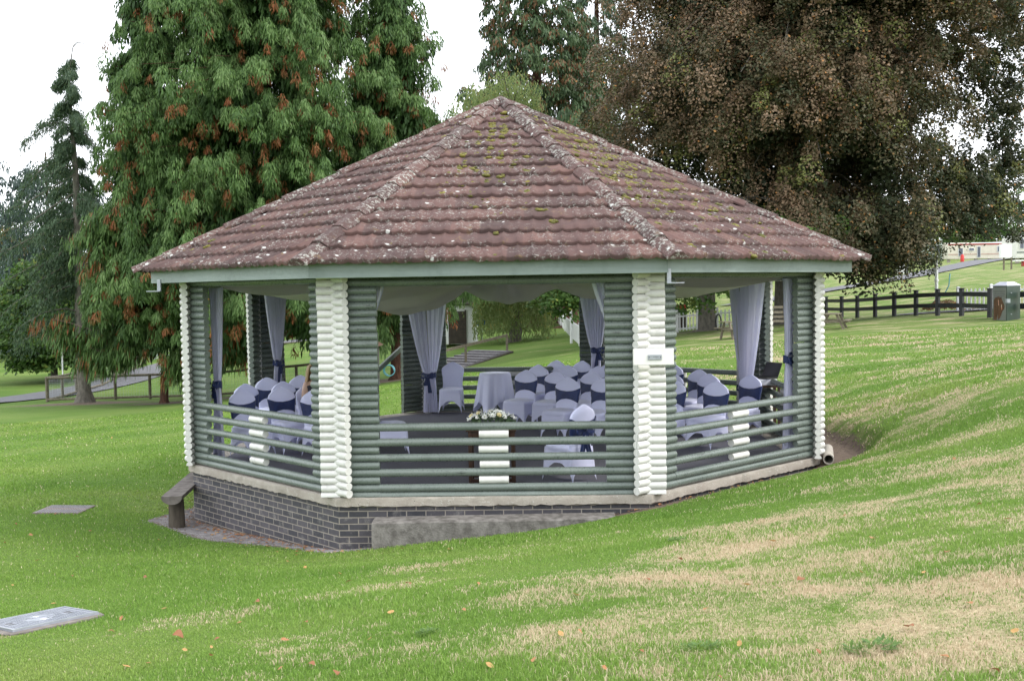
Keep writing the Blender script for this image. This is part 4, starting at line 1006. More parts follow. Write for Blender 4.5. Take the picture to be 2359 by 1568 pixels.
def fallen_leaves():
    rg = np.random.default_rng(21); protos = []
    for q in range(3):
        mb = MB(); n = 9; P = []
        for i in range(n):
            f = i/(n-1); w = .42*math.sin(PI*f)**.8+.02; c = .22*math.sin(f*3+q); P.append([(f-.5, c-w, .25*w+.12*math.sin(f*4+q)), (f-.5, c*.9, .03+.12*math.sin(f*4+q)), (f-.5, c+w, .3*w+.12*math.sin(f*4+q)+.05)])
        mb.grid(np.array(P)); me = bpy.data.meshes.new('leaf'); me.from_pydata(mb.v, [], mb.f); me.update(); a_ = me.attributes.new('rnd', 'FLOAT', 'POINT'); a_.data.foreach_set('value', [.15+.4*q]*len(mb.v)); me.materials.append(M['leaf_or']); protos.append(me)
    spots = [(410, 1466, .042, 'large curled reddish brown leaf lying alone on the near left lawn')]
    uv = [(1030,1268),(790,1327),(805,1350),(923,1272),(1042,1245),(700,1440),(480,1530),(485,1500),(720,1545),(340,1540),(285,1540),(500,1478),(660,1480),(430,1510),(250,1465),(280,1420),(120,1400),(50,1440),(70,1240),(20,1260),(130,1180),(240,990),(260,1008),(35,1210),(180,1290),(560,1255),(590,1240),(660,1300),(700,1310),(160,1330),(1060,1420),(1320,1380),(1490,1340),(1620,1400),(1775,1255),(1890,1500),(2010,1240),(2130,1330),(2250,1180),(2320,1210),(1980,1310),(2100,1440),(2230,1390),(1720,1350),(1560,1300),(1220,1520),(900,1420),(940,1350),(1110,1350),(850,1480),(600,1400),(560,1440),(2330,1460),(2170,1280),(1950,1200),(2060,1165),(1850,1340),(2200,1060),(1290,1470),(1480,1520),(1400,1560),(1130,1560),(770,1560),(640,1545),(380,1400),(330,1340),(300,1270),(90,1300),(215,1225),(370,1250),(30,1350),(2290,1540),(2180,1520),(1700,1480),(1660,1545),(1330,1460)]
    for (u, v) in uv: spots.append((u+rg.uniform(-9, 9), v+rg.uniform(-6, 6), rg.uniform(.016, .032), None))
    for i, (u, v, s, lb) in enumerate(spots):
        if v > 1568: continue
        p = ray_ground(u, v); o = bpy.data.objects.new('fallen_leaf', protos[0] if lb else protos[i % 3]); COL.objects.link(o)
        o.location = (p[0], p[1], gh(p[0], p[1])+.022); o.scale = (s*1.7,)*3; o.rotation_euler = (rg.uniform(-.5, .5), rg.uniform(-.5, .5), rg.uniform(0, 6.28))
        tag(o, lb or 'small dry orange leaf fallen on the mown lawn', 'leaf', 'dry leaves scattered on the lawn')
fallen_leaves()
build_grass()
def weeds():
    for i, (u, v, r, lb) in enumerate(((1612, 1488, .075, 'spreading green weed in the dry patch at the bottom centre right'), (2010, 1503, .085, 'taller tuft of coarse grass at the lower right'), (985, 1462, .045, 'small dark leafy weed in the green lawn below the concrete step'), (1560, 1250, .06, 'low clover clump just in front of the plaque corner'))):
        p = ray_ground(u, v); rg = np.random.default_rng(400+i); n = 130; a = rg.uniform(0, 2*PI, n); q = r*np.sqrt(rg.uniform(0, 1, n)); x = p[0]+q*np.cos(a)*1.3; y = p[1]+q*np.sin(a); z = ground_h(x, y)+rg.uniform(.012, .030, n)
        P = np.stack([x, y, z], 1); t = norm_(np.stack([np.cos(a)+rg.normal(0, .5, n), np.sin(a)+rg.normal(0, .5, n), rg.uniform(.1, .7, n)], 1)); w = norm_(np.cross(t, [0, 0, 1.0])); l = rg.uniform(.012, .032, n)*(1.5 if i == 1 else 1)
        V_ = np.stack([P, P+t*(l*.5)[:, None]+w*(l*.22)[:, None], P+t*l[:, None], P+t*(l*.5)[:, None]-w*(l*.22)[:, None]], 1); b = np.arange(n)*4
        o = np_mesh('weed', V_.reshape(-1, 3), np.stack([b, b+1, b+2, b+3], 1), {'rnd': np.repeat(rg.uniform(.3, 1, n), 4), 'tone': np.zeros(n*4)}, M['f_weed']); tag(o, lb, 'weed')
def norm_(a): return a/np.maximum(np.linalg.norm(a, axis=-1, keepdims=True), 1e-9)
weeds()
# ------------------------------------------------------------------ fences, posts and structures behind
def stuff_post(mb, x, y, z0, z1, r, n=10): mb.tube([(x, y, z0), (x, y, z1)], r, n=n)
def mesh_fence(pts, label, h=1.08):
    T = thing('paddock_fence', label, 'fence', (float(pts[0][0]), float(pts[0][1]), float(pts[0][2])), group='timber and wire fences along the lower lawn')
    for i, p in enumerate(pts):
        mb = MB(); stuff_post(mb, p[0], p[1], p[2]-.15, p[2]+h+.03, .065); mb.build('fence_post', M['timber'], T, smooth=40)
    for i in range(len(pts)-1):
        a, b = np.array(pts[i]), np.array(pts[i+1]); mb = MB()
        mb.tube([a+[0, 0, h-.02], b+[0, 0, h-.02]], .055, n=10); mb.build('fence_rail', M['timber'], T, smooth=40); mb = MB(); mb.tube([a+[0, 0, .10], b+[0, 0, .10]], .05, n=10); mb.build('fence_rail', M['timber'], T, smooth=40)
    mb = MB()
    for i in range(len(pts)-1):
        a, b = np.array(pts[i]), np.array(pts[i+1]); L = np.linalg.norm(b-a)
        for k in range(1, 9): z = .10+(h-.16)*k/9; mb.bar(a+[0, 0, z], b+[0, 0, z], .004, .004)
        m = int(L/.12)
        for k in range(1, m): p = a+(b-a)*k/m; mb.bar(p+[0, 0, .1], p+[0, 0, h-.05], .004, .004)
    mb.build('wire_mesh', M['metal'], T)
def line_pts(us, ds, vs=None): return [foot(u, d) for u, d in zip(us, ds)]
mesh_fence(line_pts([103, 261, 341, 423, 504, 590, 680, 760], [47.5, 47.3, 47.1, 46.9, 46.8, 46.8, 46.9, 47]), 'weathered post and rail fence with wire mesh running level behind the tree trunks')
mesh_fence(line_pts([104, 139, 171, 231, 260, 287, 313, 331], [47.6, 50, 53, 58, 62, 66, 70, 73]), 'second line of mesh fence going away along the grey path, left of the gazebo')
# field gate between fence and gazebo
def gate():
    a, b = foot(345, 74), foot(414, 80); T = thing('field_gate', 'grey barred field gate far behind the left lawn', 'gate', tuple(map(float, a)))
    for p in (a, b): mb = MB(); stuff_post(mb, p[0], p[1], p[2]-.1, p[2]+1.35, .09); mb.build('gate_post', M['timber'], T)
    mb = MB(); q = (a+b)/2
    for z in (.2, .45, .7, .95, 1.2): mb.bar(a+[.15, 0, z], b+[-.15, 0, z], .05, .05)
    mb.bar(a+[.15, 0, .2], b+[-.15, 0, 1.2], .05, .05); mb.build('gate_bars', M['metal'], T)
gate()
mesh_fence(line_pts([418, 470, 530, 600, 700], [80, 82, 84, 86, 90]), 'far paddock fence beyond the gate, seen under the brown tipped branches')
def strip(name, pts, w, mat, lift=.03, step=.8, label=None):
    """a road laid on the ground along a polyline"""
    P = [np.array(p[:2], float) for p in pts]; dense = []
    for a, b in zip(P[:-1], P[1:]):
        n = max(2, int(np.linalg.norm(b-a)/step))
        for i in range(n): dense.append(a+(b-a)*i/n)
    dense.append(P[-1]); D = np.array(dense)
    for _ in range(12): D[1:-1] = (D[:-2]+D[1:-1]*2+D[2:])/4
    T = np.gradient(D, axis=0); T /= np.linalg.norm(T, axis=1)[:, None]; Nn = np.stack([-T[:, 1], T[:, 0]], 1); rows = []
    for f in np.linspace(-.5, .5, 9): q = D+Nn*w*f; rows.append(np.stack([q[:, 0], q[:, 1], ground_h(q[:, 0], q[:, 1])+lift], 1))
    mb = MB(); mb.grid(np.array(rows)); o = mb.build(name, mat, None, smooth=True); kind(o, 'structure', label); return o
strip('path', [foot(-300, 44), foot(-60, 47.5), foot(103, 52), foot(260, 60), foot(400, 72), foot(600, 88), foot(760, 105), foot(1000, 130)], 3.2, M['tarmac'], .05)
strip('drive', [foot(1700, 84), foot(1880, 92), foot(1990, 98), foot(2080, 106), foot(2190, 122), foot(2290, 142), foot(2420, 160)], 4.2, M['tarmac'], .10)
strip('road', [foot(2060, 54), foot(2190, 51), foot(2300, 49.5), foot(2460, 48)], 3.0, M['tarmac'], .05)
def rail_fence():
    us = [1903, 1939, 1975, 2016, 2060, 2110, 2160, 2215, 2280]; ds = [62, 59, 56.2, 53.6, 51.2, 48.8, 46.6, 44.6, 42.6]; hs = [1.16]*9
    P = [foot(u, d) for u, d in zip(us, ds)]; P[0][2] = P[0][2]
    T = thing('black_rail_fence', 'black two rail wooden fence crossing the lawn on the right', 'fence', tuple(map(float, P[0])))
    for i, p in enumerate(P):
        mb = MB(); mb.box(p+np.array([0, 0, .52]), (.15, .15, 1.24), rz=-.9); mb.box(p+np.array([0, 0, 1.155]), (.22, .22, .03), rz=-.9); mb.build('fence_post', M['blackwood'], T)
    for a, b in zip(P[:-1], P[1:]):
        for z in (.92, .45): mb = MB(); mb.bar(a+[0, -.06, z], b+[0, -.06, z], .04, .18); mb.build('fence_rail', M['blackwood'], T)
    q = foot(2372, 40.6); mb = MB(); mb.box(q+np.array([0, 0, .55]), (.16, .16, 1.3)); mb.build('fence_post', M['blackwood'], T)
    mb = MB(); a = foot(2350, 41); mb.bar(a+[0, 0, .95], q+[0, 0, .95], .04, .22); mb.bar(a+[0, 0, .5], q+[0, 0, .5], .04, .22); mb.build('fence_rail', M['blackwood'], T)
rail_fence()
def picket(pts, label, h=.95, sp=.155, skip=None, gap=.1):
    T = thing('picket_fence', label, 'fence', tuple(map(float, pts[0]))); tot = 0
    pk = MB()
    for a, b in zip(pts[:-1], pts[1:]):
        a, b = np.array(a), np.array(b); L = np.linalg.norm((b-a)[:2]); t = (b-a)/L; rz = math.atan2(t[1], t[0])
        for z in (.16, h-.18): mb = MB(); mb.bar(a+[0, 0, z], b+[0, 0, z], .035, .075); mb.build('fence_rail', M['whitepaint'], T)
        for i in range(1, int(L/sp)+1):
            p = a+t*sp*i; x0 = .038; nrm = np.array([-t[1], t[0], 0])*.022; ex = np.array([t[0], t[1], 0])*x0
            prof = [(-1, .05), (1, .05), (1, h-.05), (.6, h-.012), (0, h), (-.6, h-.012), (-1, h-.05)]
            f = [p+ex*s_+nrm*1.3+np.array([0, 0, z]) for s_, z in prof]; g_ = [p+ex*s_+nrm*2.2+np.array([0, 0, z]) for s_, z in prof]
            n = len(prof); pk.add(f+g_, [tuple(range(n-1, -1, -1)), tuple(range(n, 2*n))]+[(q, (q+1) % n, n+(q+1) % n, n+q) for q in range(n)])
    o = pk.build('pickets', M['whitepaint'], T)
    for p in pts:
        mb = MB(); p = np.array(p); mb.box(p+np.array([0, 0, h/2+.03]), (.13, .13, h+.14)); mb.box(p+np.array([0, 0, h+.12]), (.16, .16, .05), taper=.4); mb.build('fence_post', M['whitepaint'], T)
picket([foot(1336, 50), foot(1318, 58), foot(1302, 68), foot(1290, 82)], 'white picket fence running away up the lawn behind the centre bay')
picket([foot(1265, 92), foot(1291, 84)], 'far short panel of white picket fence by the red brown trunks')
picket([foot(1341, 50), foot(1400, 50.5), foot(1470, 51.5), foot(1560, 52.5), foot(1612, 54)], 'white picket fence meeting the other near the flagpole base', sp=.30)
picket([foot(1652, 57), foot(1700, 57), foot(1760, 57), foot(1830, 57), foot(1893, 57.5)], 'white picket fence right of the big grey trunk', sp=.22)
picket([foot(2207, 51), foot(2283, 49.6), foot(2375, 48.2)], 'white picket fence behind the black rails and the green cabinet', h=1.05, sp=.215)
def pole(u, d, h, r, label, collar=None, name='flagpole'):
    p = foot(u, d); T = thing(name, label, 'pole', tuple(map(float, p))); mb = MB(); mb.tube([p-[0, 0, .2], p+[0, 0, h*.5], p+[0, 0, h]], [r, r*.95, r*.8], n=12); mb.build('shaft', M['whitepaint'], T, smooth=40)
    if collar: mb = MB(); mb.tube([p+[0, 0, collar], p+[0, 0, collar+.09]], r*1.35, n=12); mb.build('collar', M['whitepaint'], T, smooth=40)
pole(2157, 56, 3.1, .085, 'white pole standing behind the black rail fence', 1.55)
pole(1316, 53, 2.2, .07, 'white pole behind the picket corner in the centre bay')
pole(1608, 56, 2.6, .08, 'white pole left of the big grey trunk in the right bay')
pole(141, 52, 3.3, .035, 'thin dark pole rising from the far mesh fence on the left')
mb = MB(); p = foot(1300, 53.5); q = foot(1319, 51.2)
mb.tube([q+[0, 0, 0], q+[0, 0, .85]], .38, n=10); o = mb.build('stone_pillar', M['concrete'], None, smooth=40); tag(o, 'low round stone pillar at the foot of the white pole', 'pillar'); o.location = (.9, .3, 0)
def hose():
    p = foot(2172, 55); mb = MB(); mb.tube([p+[.35, 0, 1.9], p+[.3, 0, 1.3], p+[.1, 0, .9], p+[-.3, 0, .6], p+[-.6, 0, .35]], .03, n=8); o = mb.build('hose', M['hose'], None, smooth=True); tag(o, 'teal hose hanging beside the white pole', 'hose')
    p = foot(910, 43); a = np.linspace(0, 2*PI*1.7, 40); mb = MB(); mb.tube([p+np.array([-.3+.22*math.cos(t_), .04*t_, .45+.22*math.sin(t_)]) for t_ in a], .022, n=8); o = mb.build('hose', M['hose'], None, smooth=True); tag(o, 'coil of teal hose hanging by the low block hut', 'hose')
hose()
def cabinet():
    a, b = foot(2287, 41.2), foot(2319, 40.2); c_ = foot(2350, 41.2); w = 1.02; T = thing('green_cabinet', 'dark green metal cabinet with a sloping pale top and a picture panel', 'cabinet', tuple(map(float, b)))
    z0 = min(b[2], a[2])-.1; h = 1.42; A, B, C_ = a[:2], b[:2], c_[:2]; D = A+C_-B
    mb = MB(); v = [(*A, z0), (*B, z0), (*C_, z0), (*D, z0), (*A, z0+h), (*B, z0+h), (*C_, z0+h), (*D, z0+h)]; mb.add(v, [(0, 1, 5, 4), (1, 2, 6, 5), (2, 3, 7, 6), (3, 0, 4, 7)])
    gm = simple('cabinet_green', (.020, .040, .030), (.016, .032, .024), .45, 4, .05)
    mb.build('body', gm, T)
    ctr = (A+B+C_+D)/4; r = []
    for s_, z in ((1.04, h), (1.04, h+.02), (.52, h+.15)): r.append([(*(ctr+(q-ctr)*s_), z0+z) for q in (A, B, C_, D)])
    mb = MB(); mb.grid(np.array(r), closed=True); mb.f.append((8, 9, 10, 11)); mb.build('lid', simple('cabinet_lid', (.50, .51, .58), (.44, .45, .52), .35, 3, .02), T)
    t = (B-A)/np.linalg.norm(B-A); nn = np.array([t[1], -t[0]]); nn = nn if nn@(CAM[:2]-A) > 0 else -nn; L = np.linalg.norm(B-A)
    def on(f, z, d=.006): p = A+t*L*f+nn*d; return (p[0], p[1], z0+z)
    mb = MB(); mb.add([on(.05, .12), on(.97, .12), on(.97, 1.38), on(.05, 1.38)], [(0, 1, 2, 3)]); pn = mb.build('picture_panel', simple('panel_print', (.15, .16, .145), (.125, .135, .12), .5, 3, 0), T)
    # the printed horse's head, flat on the panel
    hm = simple('chestnut_print', (.11, .055, .025), (.05, .024, .012), .6, 12, 0); prof = [(.08, .15), (.08, .90), (.20, 1.0), (.42, 1.04), (.60, 1.0), (.62, 1.06), (.66, .94), (.78, .80), (.86, .68), (.84, .58), (.70, .48), (.62, .34), (.50, .20), (.40, .15), (.38, .40), (.30, .15)]
    mb = MB(); mb.add([on(x, z-.02, .010) for x, z in prof], [tuple(range(len(prof)))]); mb.build('horse_print', hm, pn)
    mb = MB()
    for (x, z) in ((.40, .88), (.62, .72)): mb.add([on(x, z, .013), on(x+.05, z, .013), on(x+.07, z-.2, .013), on(x+.02, z-.2, .013)], [(0, 1, 2, 3)])
    mb.build('bridle_print', simple('bridle_print', (.45, .40, .33), (.4, .12, .06), .6, 9, 0), pn)
    mb = MB()
    for zz, x0, x1 in ((1.20, .12, .90), (1.10, .10, .86), (1.03, .10, .80), (.965, .10, .62)):
        x = x0
        while x < x1: w_ = random.uniform(.025, .07); mb.add([on(x, zz, .010), on(x+w_, zz, .010), on(x+w_, zz+.022, .010), on(x, zz+.022, .010)], [(0, 1, 2, 3)]); x += w_+.02
    mb.build('printed_lines', simple('faded_print', (.07, .07, .09), None, .6, 9, 0), pn)
    mb = MB(); q = (B+(C_-B)*.06); mb.box((q[0], q[1], z0+.86), (.16, .10, .15)); mb.build('lock_box', M['metal'], T)
    mb = MB()
    for z in (.35, 1.15): q = B+(C_-B)*.3+np.array([-.0, -.02]); mb.sphere((q[0], q[1], z0+z), .022, 8, 5)
    mb.build('bolt', M['metal'], T)
cabinet()
# caravans, barn, utility box, far sign
def caravan(u0, u1, d, h, cols, label, win, trim, wd=3.0, d1=None, base=.55):
    a, b = foot(u0, d), foot(u1, d1 or d); z0 = min(a[2], b[2])+.1; T = thing('static_caravan', label, 'caravan', (float(a[0]), float(a[1]), z0))
    t = (b-a)[:2]; L = np.linalg.norm(t); t /= L; nn = np.array([t[1], -t[0]]); nn = nn if nn@(CAM[:2]-a[:2]) > 0 else -nn
    def P(s, z, o=0.0): p = a[:2]+t*s+nn*o; return (p[0], p[1], z0+z)
    mw = simple('caravan_wall', cols[0], tuple(c*.93 for c in cols[0]), .5, 3, .05); mt = simple('caravan_trim', trim, None, .5, 3, 0); mg = simple('caravan_glass', (.05, .06, .08), (.09, .10, .13), .15, 2, 0)
    n = 10; prof = [(0, base), (0, h-.12)]+[(wd*f, h-.12+.20*math.sin(PI*f)) for f in np.linspace(.05, .95, n)]+[(wd, h-.12), (wd, base)]
    mb = MB(); A_ = [P(0, z, -o) for o, z in prof]; B_ = [P(L, z, -o) for o, z in prof]; m = len(prof); mb.add(A_+B_, [tuple(range(m-1, -1, -1)), tuple(range(m, 2*m))]+[(i, (i+1) % m, m+(i+1) % m, m+i) for i in range(m)]); mb.build('body', mw, T)
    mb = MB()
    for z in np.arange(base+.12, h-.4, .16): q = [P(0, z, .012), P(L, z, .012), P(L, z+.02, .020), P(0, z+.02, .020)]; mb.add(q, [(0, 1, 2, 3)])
    mb.build('cladding_ribs', simple('cladding_shadow', tuple(c*.62 for c in cols[0]), None, .6, 3, 0), T)  # ribs in a darkened wall colour, shadow lines painted between the boards
    mb = MB(); mb.add([P(0, h-.32, .03), P(L, h-.32, .03), P(L, h-.08, .03), P(0, h-.08, .03)], [(0, 1, 2, 3)]); mb.build('roof_trim', mt, T)
    mb = MB(); mb.add([P(0, base+.55, .03), P(L, base+.55, .03), P(L, base+.68, .03), P(0, base+.68, .03)], [(0, 1, 2, 3)]); mb.build('side_stripe', simple('caravan_stripe', cols[1], None, .5, 3, 0), T)
    s = .3
    while s < L: mb = MB(); mb.box(P(s, base/2, -.5), (.35, .35, base)); s += 1.9; mb.build('support_block', M['concrete'], T)
    for (s0, s1, z0_, z1_) in win:
        mb = MB(); c = P((s0+s1)*L/2, (z0_+z1_)/2, .04); mb.box(c, ((s1-s0)*L+.1, .05, z1_-z0_+.1), rz=math.atan2(t[1], t[0])); f = mb.build('window', M['whitepaint'], T)
        mb = MB(); c = P((s0+s1)*L/2, (z0_+z1_)/2, .07); mb.box(c, ((s1-s0)*L, .03, z1_-z0_), rz=math.atan2(t[1], t[0])); mb.build('pane', mg, f)
caravan(2183, 2318, 150, 2.75, ((.62, .58, .48), (.45, .30, .24)), 'cream static caravan with a red roof trim and a door in the middle', [(.18, .25, .95, 2.0), (.36, .44, 1.7, 2.0), (.50, .55, .75, 2.2), (.84, .92, 1.5, 2.2)], (.28, .04, .035), 3.4)
caravan(2341, 2460, 118, 2.9, ((.66, .66, .60), (.10, .13, .12)), 'large pale caravan cut off by the right edge of the picture', [(.06, .13, 1.6, 2.6), (.5, .6, 1.6, 2.6)], (.60, .60, .55), 3.6)
caravan(2085, 2170, 146, 3.4, ((.42, .50, .44), (.30, .38, .33)), 'pale green caravan half hidden behind the hanging beech branches', [(.70, .78, 1.5, 2.6), (.86, .95, 1.5, 2.6)], (.45, .52, .46), 3.4)
caravan(1975, 2012, 150, 2.6, ((.30, .46, .40), (.25, .38, .33)), 'mint green caravan glimpsed beyond the roof corner', [(.2, .4, 1.3, 2.0)], (.35, .45, .42), 3)
caravan(2018, 2078, 152, 2.4, ((.44, .42, .34), (.3, .28, .2)), 'beige caravan low behind the beech trunk', [(.6, .8, 1.2, 1.9)], (.4, .38, .32), 3)
def barn():
    a, b = foot(2281, 185), foot(2420, 185); z0 = foot(2300, 150)[2]; T = thing('barn', 'dark brown shed with a low grey gable roof behind the caravans', 'building', (float(a[0]), float(a[1]), z0)); t = (b-a)[:2]; L = np.linalg.norm(t); t /= L; nn = np.array([-t[1], t[0]])
    zb = z0; he = at(2285, 585, 185)[2]; hp = at(2330, 557, 185)[2]; rs = .34
    def P(s, z, o=0.0): p = a[:2]+t*s+nn*o; return (p[0], p[1], z)
    sp = L*.36; s1 = L*.72; D_ = 14
    mb = MB(); f = [P(0, zb), P(s1, zb), P(s1, he), P(sp, hp), P(0, he)]; g_ = [P(0, zb, D_), P(s1, zb, D_), P(s1, he, D_), P(sp, hp, D_), P(0, he, D_)]
    mb.add(f+g_, [(0, 1, 2, 3, 4), (9, 8, 7, 6, 5), (0, 5, 6, 1), (1, 6, 7, 2), (0, 4, 9, 5)]); mb.build('wall', simple('brown_boards', (.060, .032, .028), (.045, .024, .022), .8, 3, .2), T)
    mb = MB()
    for (x0, z0_, x1, z1_) in ((-.5, he-.25, sp, hp+.12), (sp, hp+.12, s1+.5, he-.25)):
        q = [P(x0, z0_, -.5), P(x1, z1_, -.5), P(x1, z1_, D_), P(x0, z0_, D_)]; mb.add(q+[(p[0], p[1], p[2]+.15) for p in q], [(0, 1, 2, 3), (7, 6, 5, 4), (0, 4, 5, 1), (2, 6, 7, 3), (0, 3, 7, 4), (1, 5, 6, 2)])
    mb.build('roof', simple('grey_roof_sheet', (.10, .10, .12), (.08, .08, .10), .6, 3, .1), T)
    mb = MB(); mb.bar(P(-.5, he-.2, -.56), P(sp, hp+.17, -.56), .08, .35); mb.bar(P(sp, hp+.17, -.56), P(s1+.5, he-.2, -.56), .08, .35); mb.build('barge_board', M['whitepaint'], T)
    mb = MB(); A, B = foot(2312, 168), foot(2350, 168); mb.bar(A+[0, 0, 1.1], B+[0, 0, 1.1], .05, 2.6); o = mb.build('board_fence', M['timber'], None); tag(o, 'grey board fence between the two cream caravans', 'fence')
barn()
def box_on_post():
    p = foot(2315, 100); zc = at(2313, 578, 100)[2]; T = thing('utility_box', 'white utility box on two short posts by the drive', 'box', tuple(map(float, p))); mb = MB(); mb.box((p[0], p[1], zc), (1.0, .4, 1.25)); mb.build('casing', M['whitepaint'], T)
    for s_ in (-.1, .6): mb = MB(); mb.box((p[0]+s_, p[1]+.1, (p[2]+zc-.6)/2), (.12, .12, zc-.6-p[2]+.2)); mb.build('leg', M['timber'], T)
box_on_post()
p = foot(2078, 90); zc = at(2078, 612, 90)[2]; T = thing('notice_board', 'blank white notice board standing under the beech', 'sign', tuple(map(float, p))); mb = MB(); mb.box((p[0], p[1], zc), (1.0, .06, 1.3)); mb.build('board', M['whitepaint'], T)
mb = MB(); mb.box((p[0], p[1]+.08, (p[2]+zc)/2), (.1, .08, zc-p[2]+.4)); mb.build('leg', M['timber'], T)
p = foot(2340, 108); mb = MB(); T = thing('picnic_table', 'white topped table on a red base beside the right caravan', 'table', tuple(map(float, p))); mb = MB(); mb.box((p[0]+1, p[1], p[2]+.62), (2.4, .9, .12)); mb.build('tabletop', M['whitepaint'], T); mb = MB(); mb.box((p[0]+1, p[1], p[2]+.25), (.8, .5, .75)); mb.build('pedestal', M['red'], T)
mb = MB(); p = foot(2216, 145); mb.tube([p, p+np.array([0, 0, .8]), p+np.array([0, 0, 1.0])], [.24, .24, .10], n=10); o = mb.build('gas_bottle', M['red'], None, smooth=40); tag(o, 'small red gas bottle in front of the cream caravan', 'bottle')
# white shed, tarp, box, steps, hut and handrail seen through the centre bay
def shed():
    a, b = foot(1005, 63), foot(1095, 63); zb = b[2]; h = 2.35; T = thing('white_shed', 'white weatherboard shed with a dark door behind the gazebo', 'shed', (float(a[0]), float(a[1]), float(zb))); L = b[0]-a[0]; y = a[1]
    mb = MB(); mb.box((a[0]+L/2, y+1.2, zb+h/2), (L, 2.4, h)); wl = mb.build('wall', M['whitepaint'], T)
    mb = MB()
    for i in range(16):
        z = zb+.1+i*.145; mb.box((a[0]+L/2, y-.012, z), (L+.02, .03, .012), rz=0)
        mb.add([(a[0], y-.005, z+.13), (b[0], y-.005, z+.13), (b[0], y-.035, z), (a[0], y-.035, z)], [(0, 1, 2, 3)])
    mb.build('weatherboards', M['whitepaint'], T)
    x = at(1054, 760, 62.9)[0]; mb = MB(); mb.box((x, y-.05, zb+.98), (.86, .05, 1.9)); d = mb.build('door', M['timber_dark'], T)
    mb = MB()
    for s_ in (-1, 1): mb.box((x+s_*.48, y-.06, zb+1.0), (.09, .06, 2.0))
    mb.build('door_frame', M['timber_dark'], T)
    mb = MB(); q = [(a[0]-.2, y-.3, zb+h), (b[0]+.2, y-.3, zb+h), (b[0]+.2, y+1.2, zb+h+.8), (a[0]-.2, y+1.2, zb+h+.8), (a[0]-.2, y+2.7, zb+h), (b[0]+.2, y+2.7, zb+h)]; mb.add(q, [(0, 1, 2, 3), (3, 2, 5, 4)]); mb.build('roof', M['timber_dark'], T, solid=.06)
shed()
p = at(1102, 736, 64); z = gh(p[0], p[1]); P = np.array([[(p[0]-.45+i*.14, p[1]+j*.12-.3, p[2]+.15-.25*math.sin(PI*i/7)*.5-.06*j*.6+.05*math.sin(i*2+j)) for i in range(8)] for j in range(7)]); mb = MB(); mb.grid(P)
for i in range(7): mb.add([P[6, i], P[6, i+1], (P[6, i+1][0], P[6, i+1][1], P[6, i+1][2]-.12), (P[6, i][0], P[6, i][1], P[6, i][2]-.12)], [(0, 1, 2, 3)])
mb.add([P[0, i] for i in range(8)]+[tuple(P[0, i]-np.array([0, 0, .42-.16*abs(i-4)/4])) for i in range(8)], [(i, i+1, 9+i, 8+i) for i in range(7)])
o = mb.build('tarpaulin', M['blue_tarp'], None, smooth=True, solid=.01); tag(o, 'bright blue tarpaulin slung beside the white shed', 'tarpaulin')
p = at(1109, 731, 66); mb = MB(); mb.box(p, (.55, .3, .6)); mb.box((p[0], p[1]+.1, (p[2]+gh(p[0], p[1]))/2-.2), (.08, .08, p[2]-gh(p[0], p[1]))); o = mb.build('meter_box', M['metal'], None, bevel=.01); tag(o, 'pale grey box on a post above the blue tarpaulin', 'box')
def steps():
    A = at(1010, 858, 46.5); B = at(1163, 806, 51); T = thing('garden_steps', 'long flight of slate and timber steps climbing the bank behind the gazebo', 'steps', tuple(map(float, A))); n = 9; d = (B-A); dn = d[:2]/np.linalg.norm(d[:2]); wv = np.array([-dn[1], dn[0]]); w = 1.7
    for i in range(n):
        f0, f1 = i/n, (i+1)/n; a = A+d*f0; b = A+d*f1; z = b[2]-.02
        mb = MB(); q0, q1 = a[:2]-wv*w*.2, b[:2]-wv*w*.2; q2, q3 = b[:2]+wv*w, a[:2]+wv*w
        mb.add([(*q0, z-.8), (*q1, z-.8), (*q2, z-.8), (*q3, z-.8), (*q0, z), (*q1, z), (*q2, z), (*q3, z)], [(0, 3, 2, 1), (4, 5, 6, 7), (0, 1, 5, 4), (1, 2, 6, 5), (2, 3, 7, 6), (3, 0, 4, 7)]); mb.build('tread', simple('slate_tread', (.21, .20, .21), (.14, .13, .135), .9, 6, .5) if i == 0 else bpy.data.materials['slate_tread'], T)
    mb = MB(); s0, s1 = A-np.array([*wv*w*.26, .05]), B-np.array([*wv*w*.26, .05]); mb.bar(s0-[0, 0, .12], s1-[0, 0, .12], .10, .28); mb.build('stringer', M['timber_dark'], T)
    H_ = thing('handrail', 'sloping timber handrail beside the steps behind the gazebo', 'handrail', tuple(map(float, s0)))
    t0, t1 = at(925, 0, 47), at(1168, 771, 51); pts = [(1168, 771, 817, 51), (1073, 794, 840, 48.6), (985, 815, 866, 46.5)]
    tops = []
    for (u, vt, vb, d_) in pts:
        a, b = at(u, vt, d_), at(u, vb, d_); tops.append(a); mb = MB(); mb.box((a+b)/2, (.11, .11, a[2]-b[2]+.06)); mb.build('rail_post', M['timber'], H_)
    mb = MB(); e = np.array([0, 0, -.03]); mb.bar(tops[2]+e, tops[1]+e, .06, .12); mb.bar(tops[1]+e, tops[0]+e, .06, .12); mb.build('top_rail', M['timber'], H_)
steps()
def entrance_rail():
    a, b = at(930, 797, 21.2), at(866, 856, 20.3); T = thing('entrance_handrail', 'green painted handrail sloping down at the rear entrance of the gazebo', 'handrail', tuple(map(float, a)))
    mb = MB(); mb.bar(a, b, .045, .09); mb.build('top_rail', M['green'], T)
    mb = MB(); mb.box((a[0]-.02, a[1], a[2]-.75), (.09, .09, 1.6)); mb.box((b[0], b[1], b[2]-.9), (.09, .09, 1.7)); mb.build('rail_post', M['timber'], T)
entrance_rail()
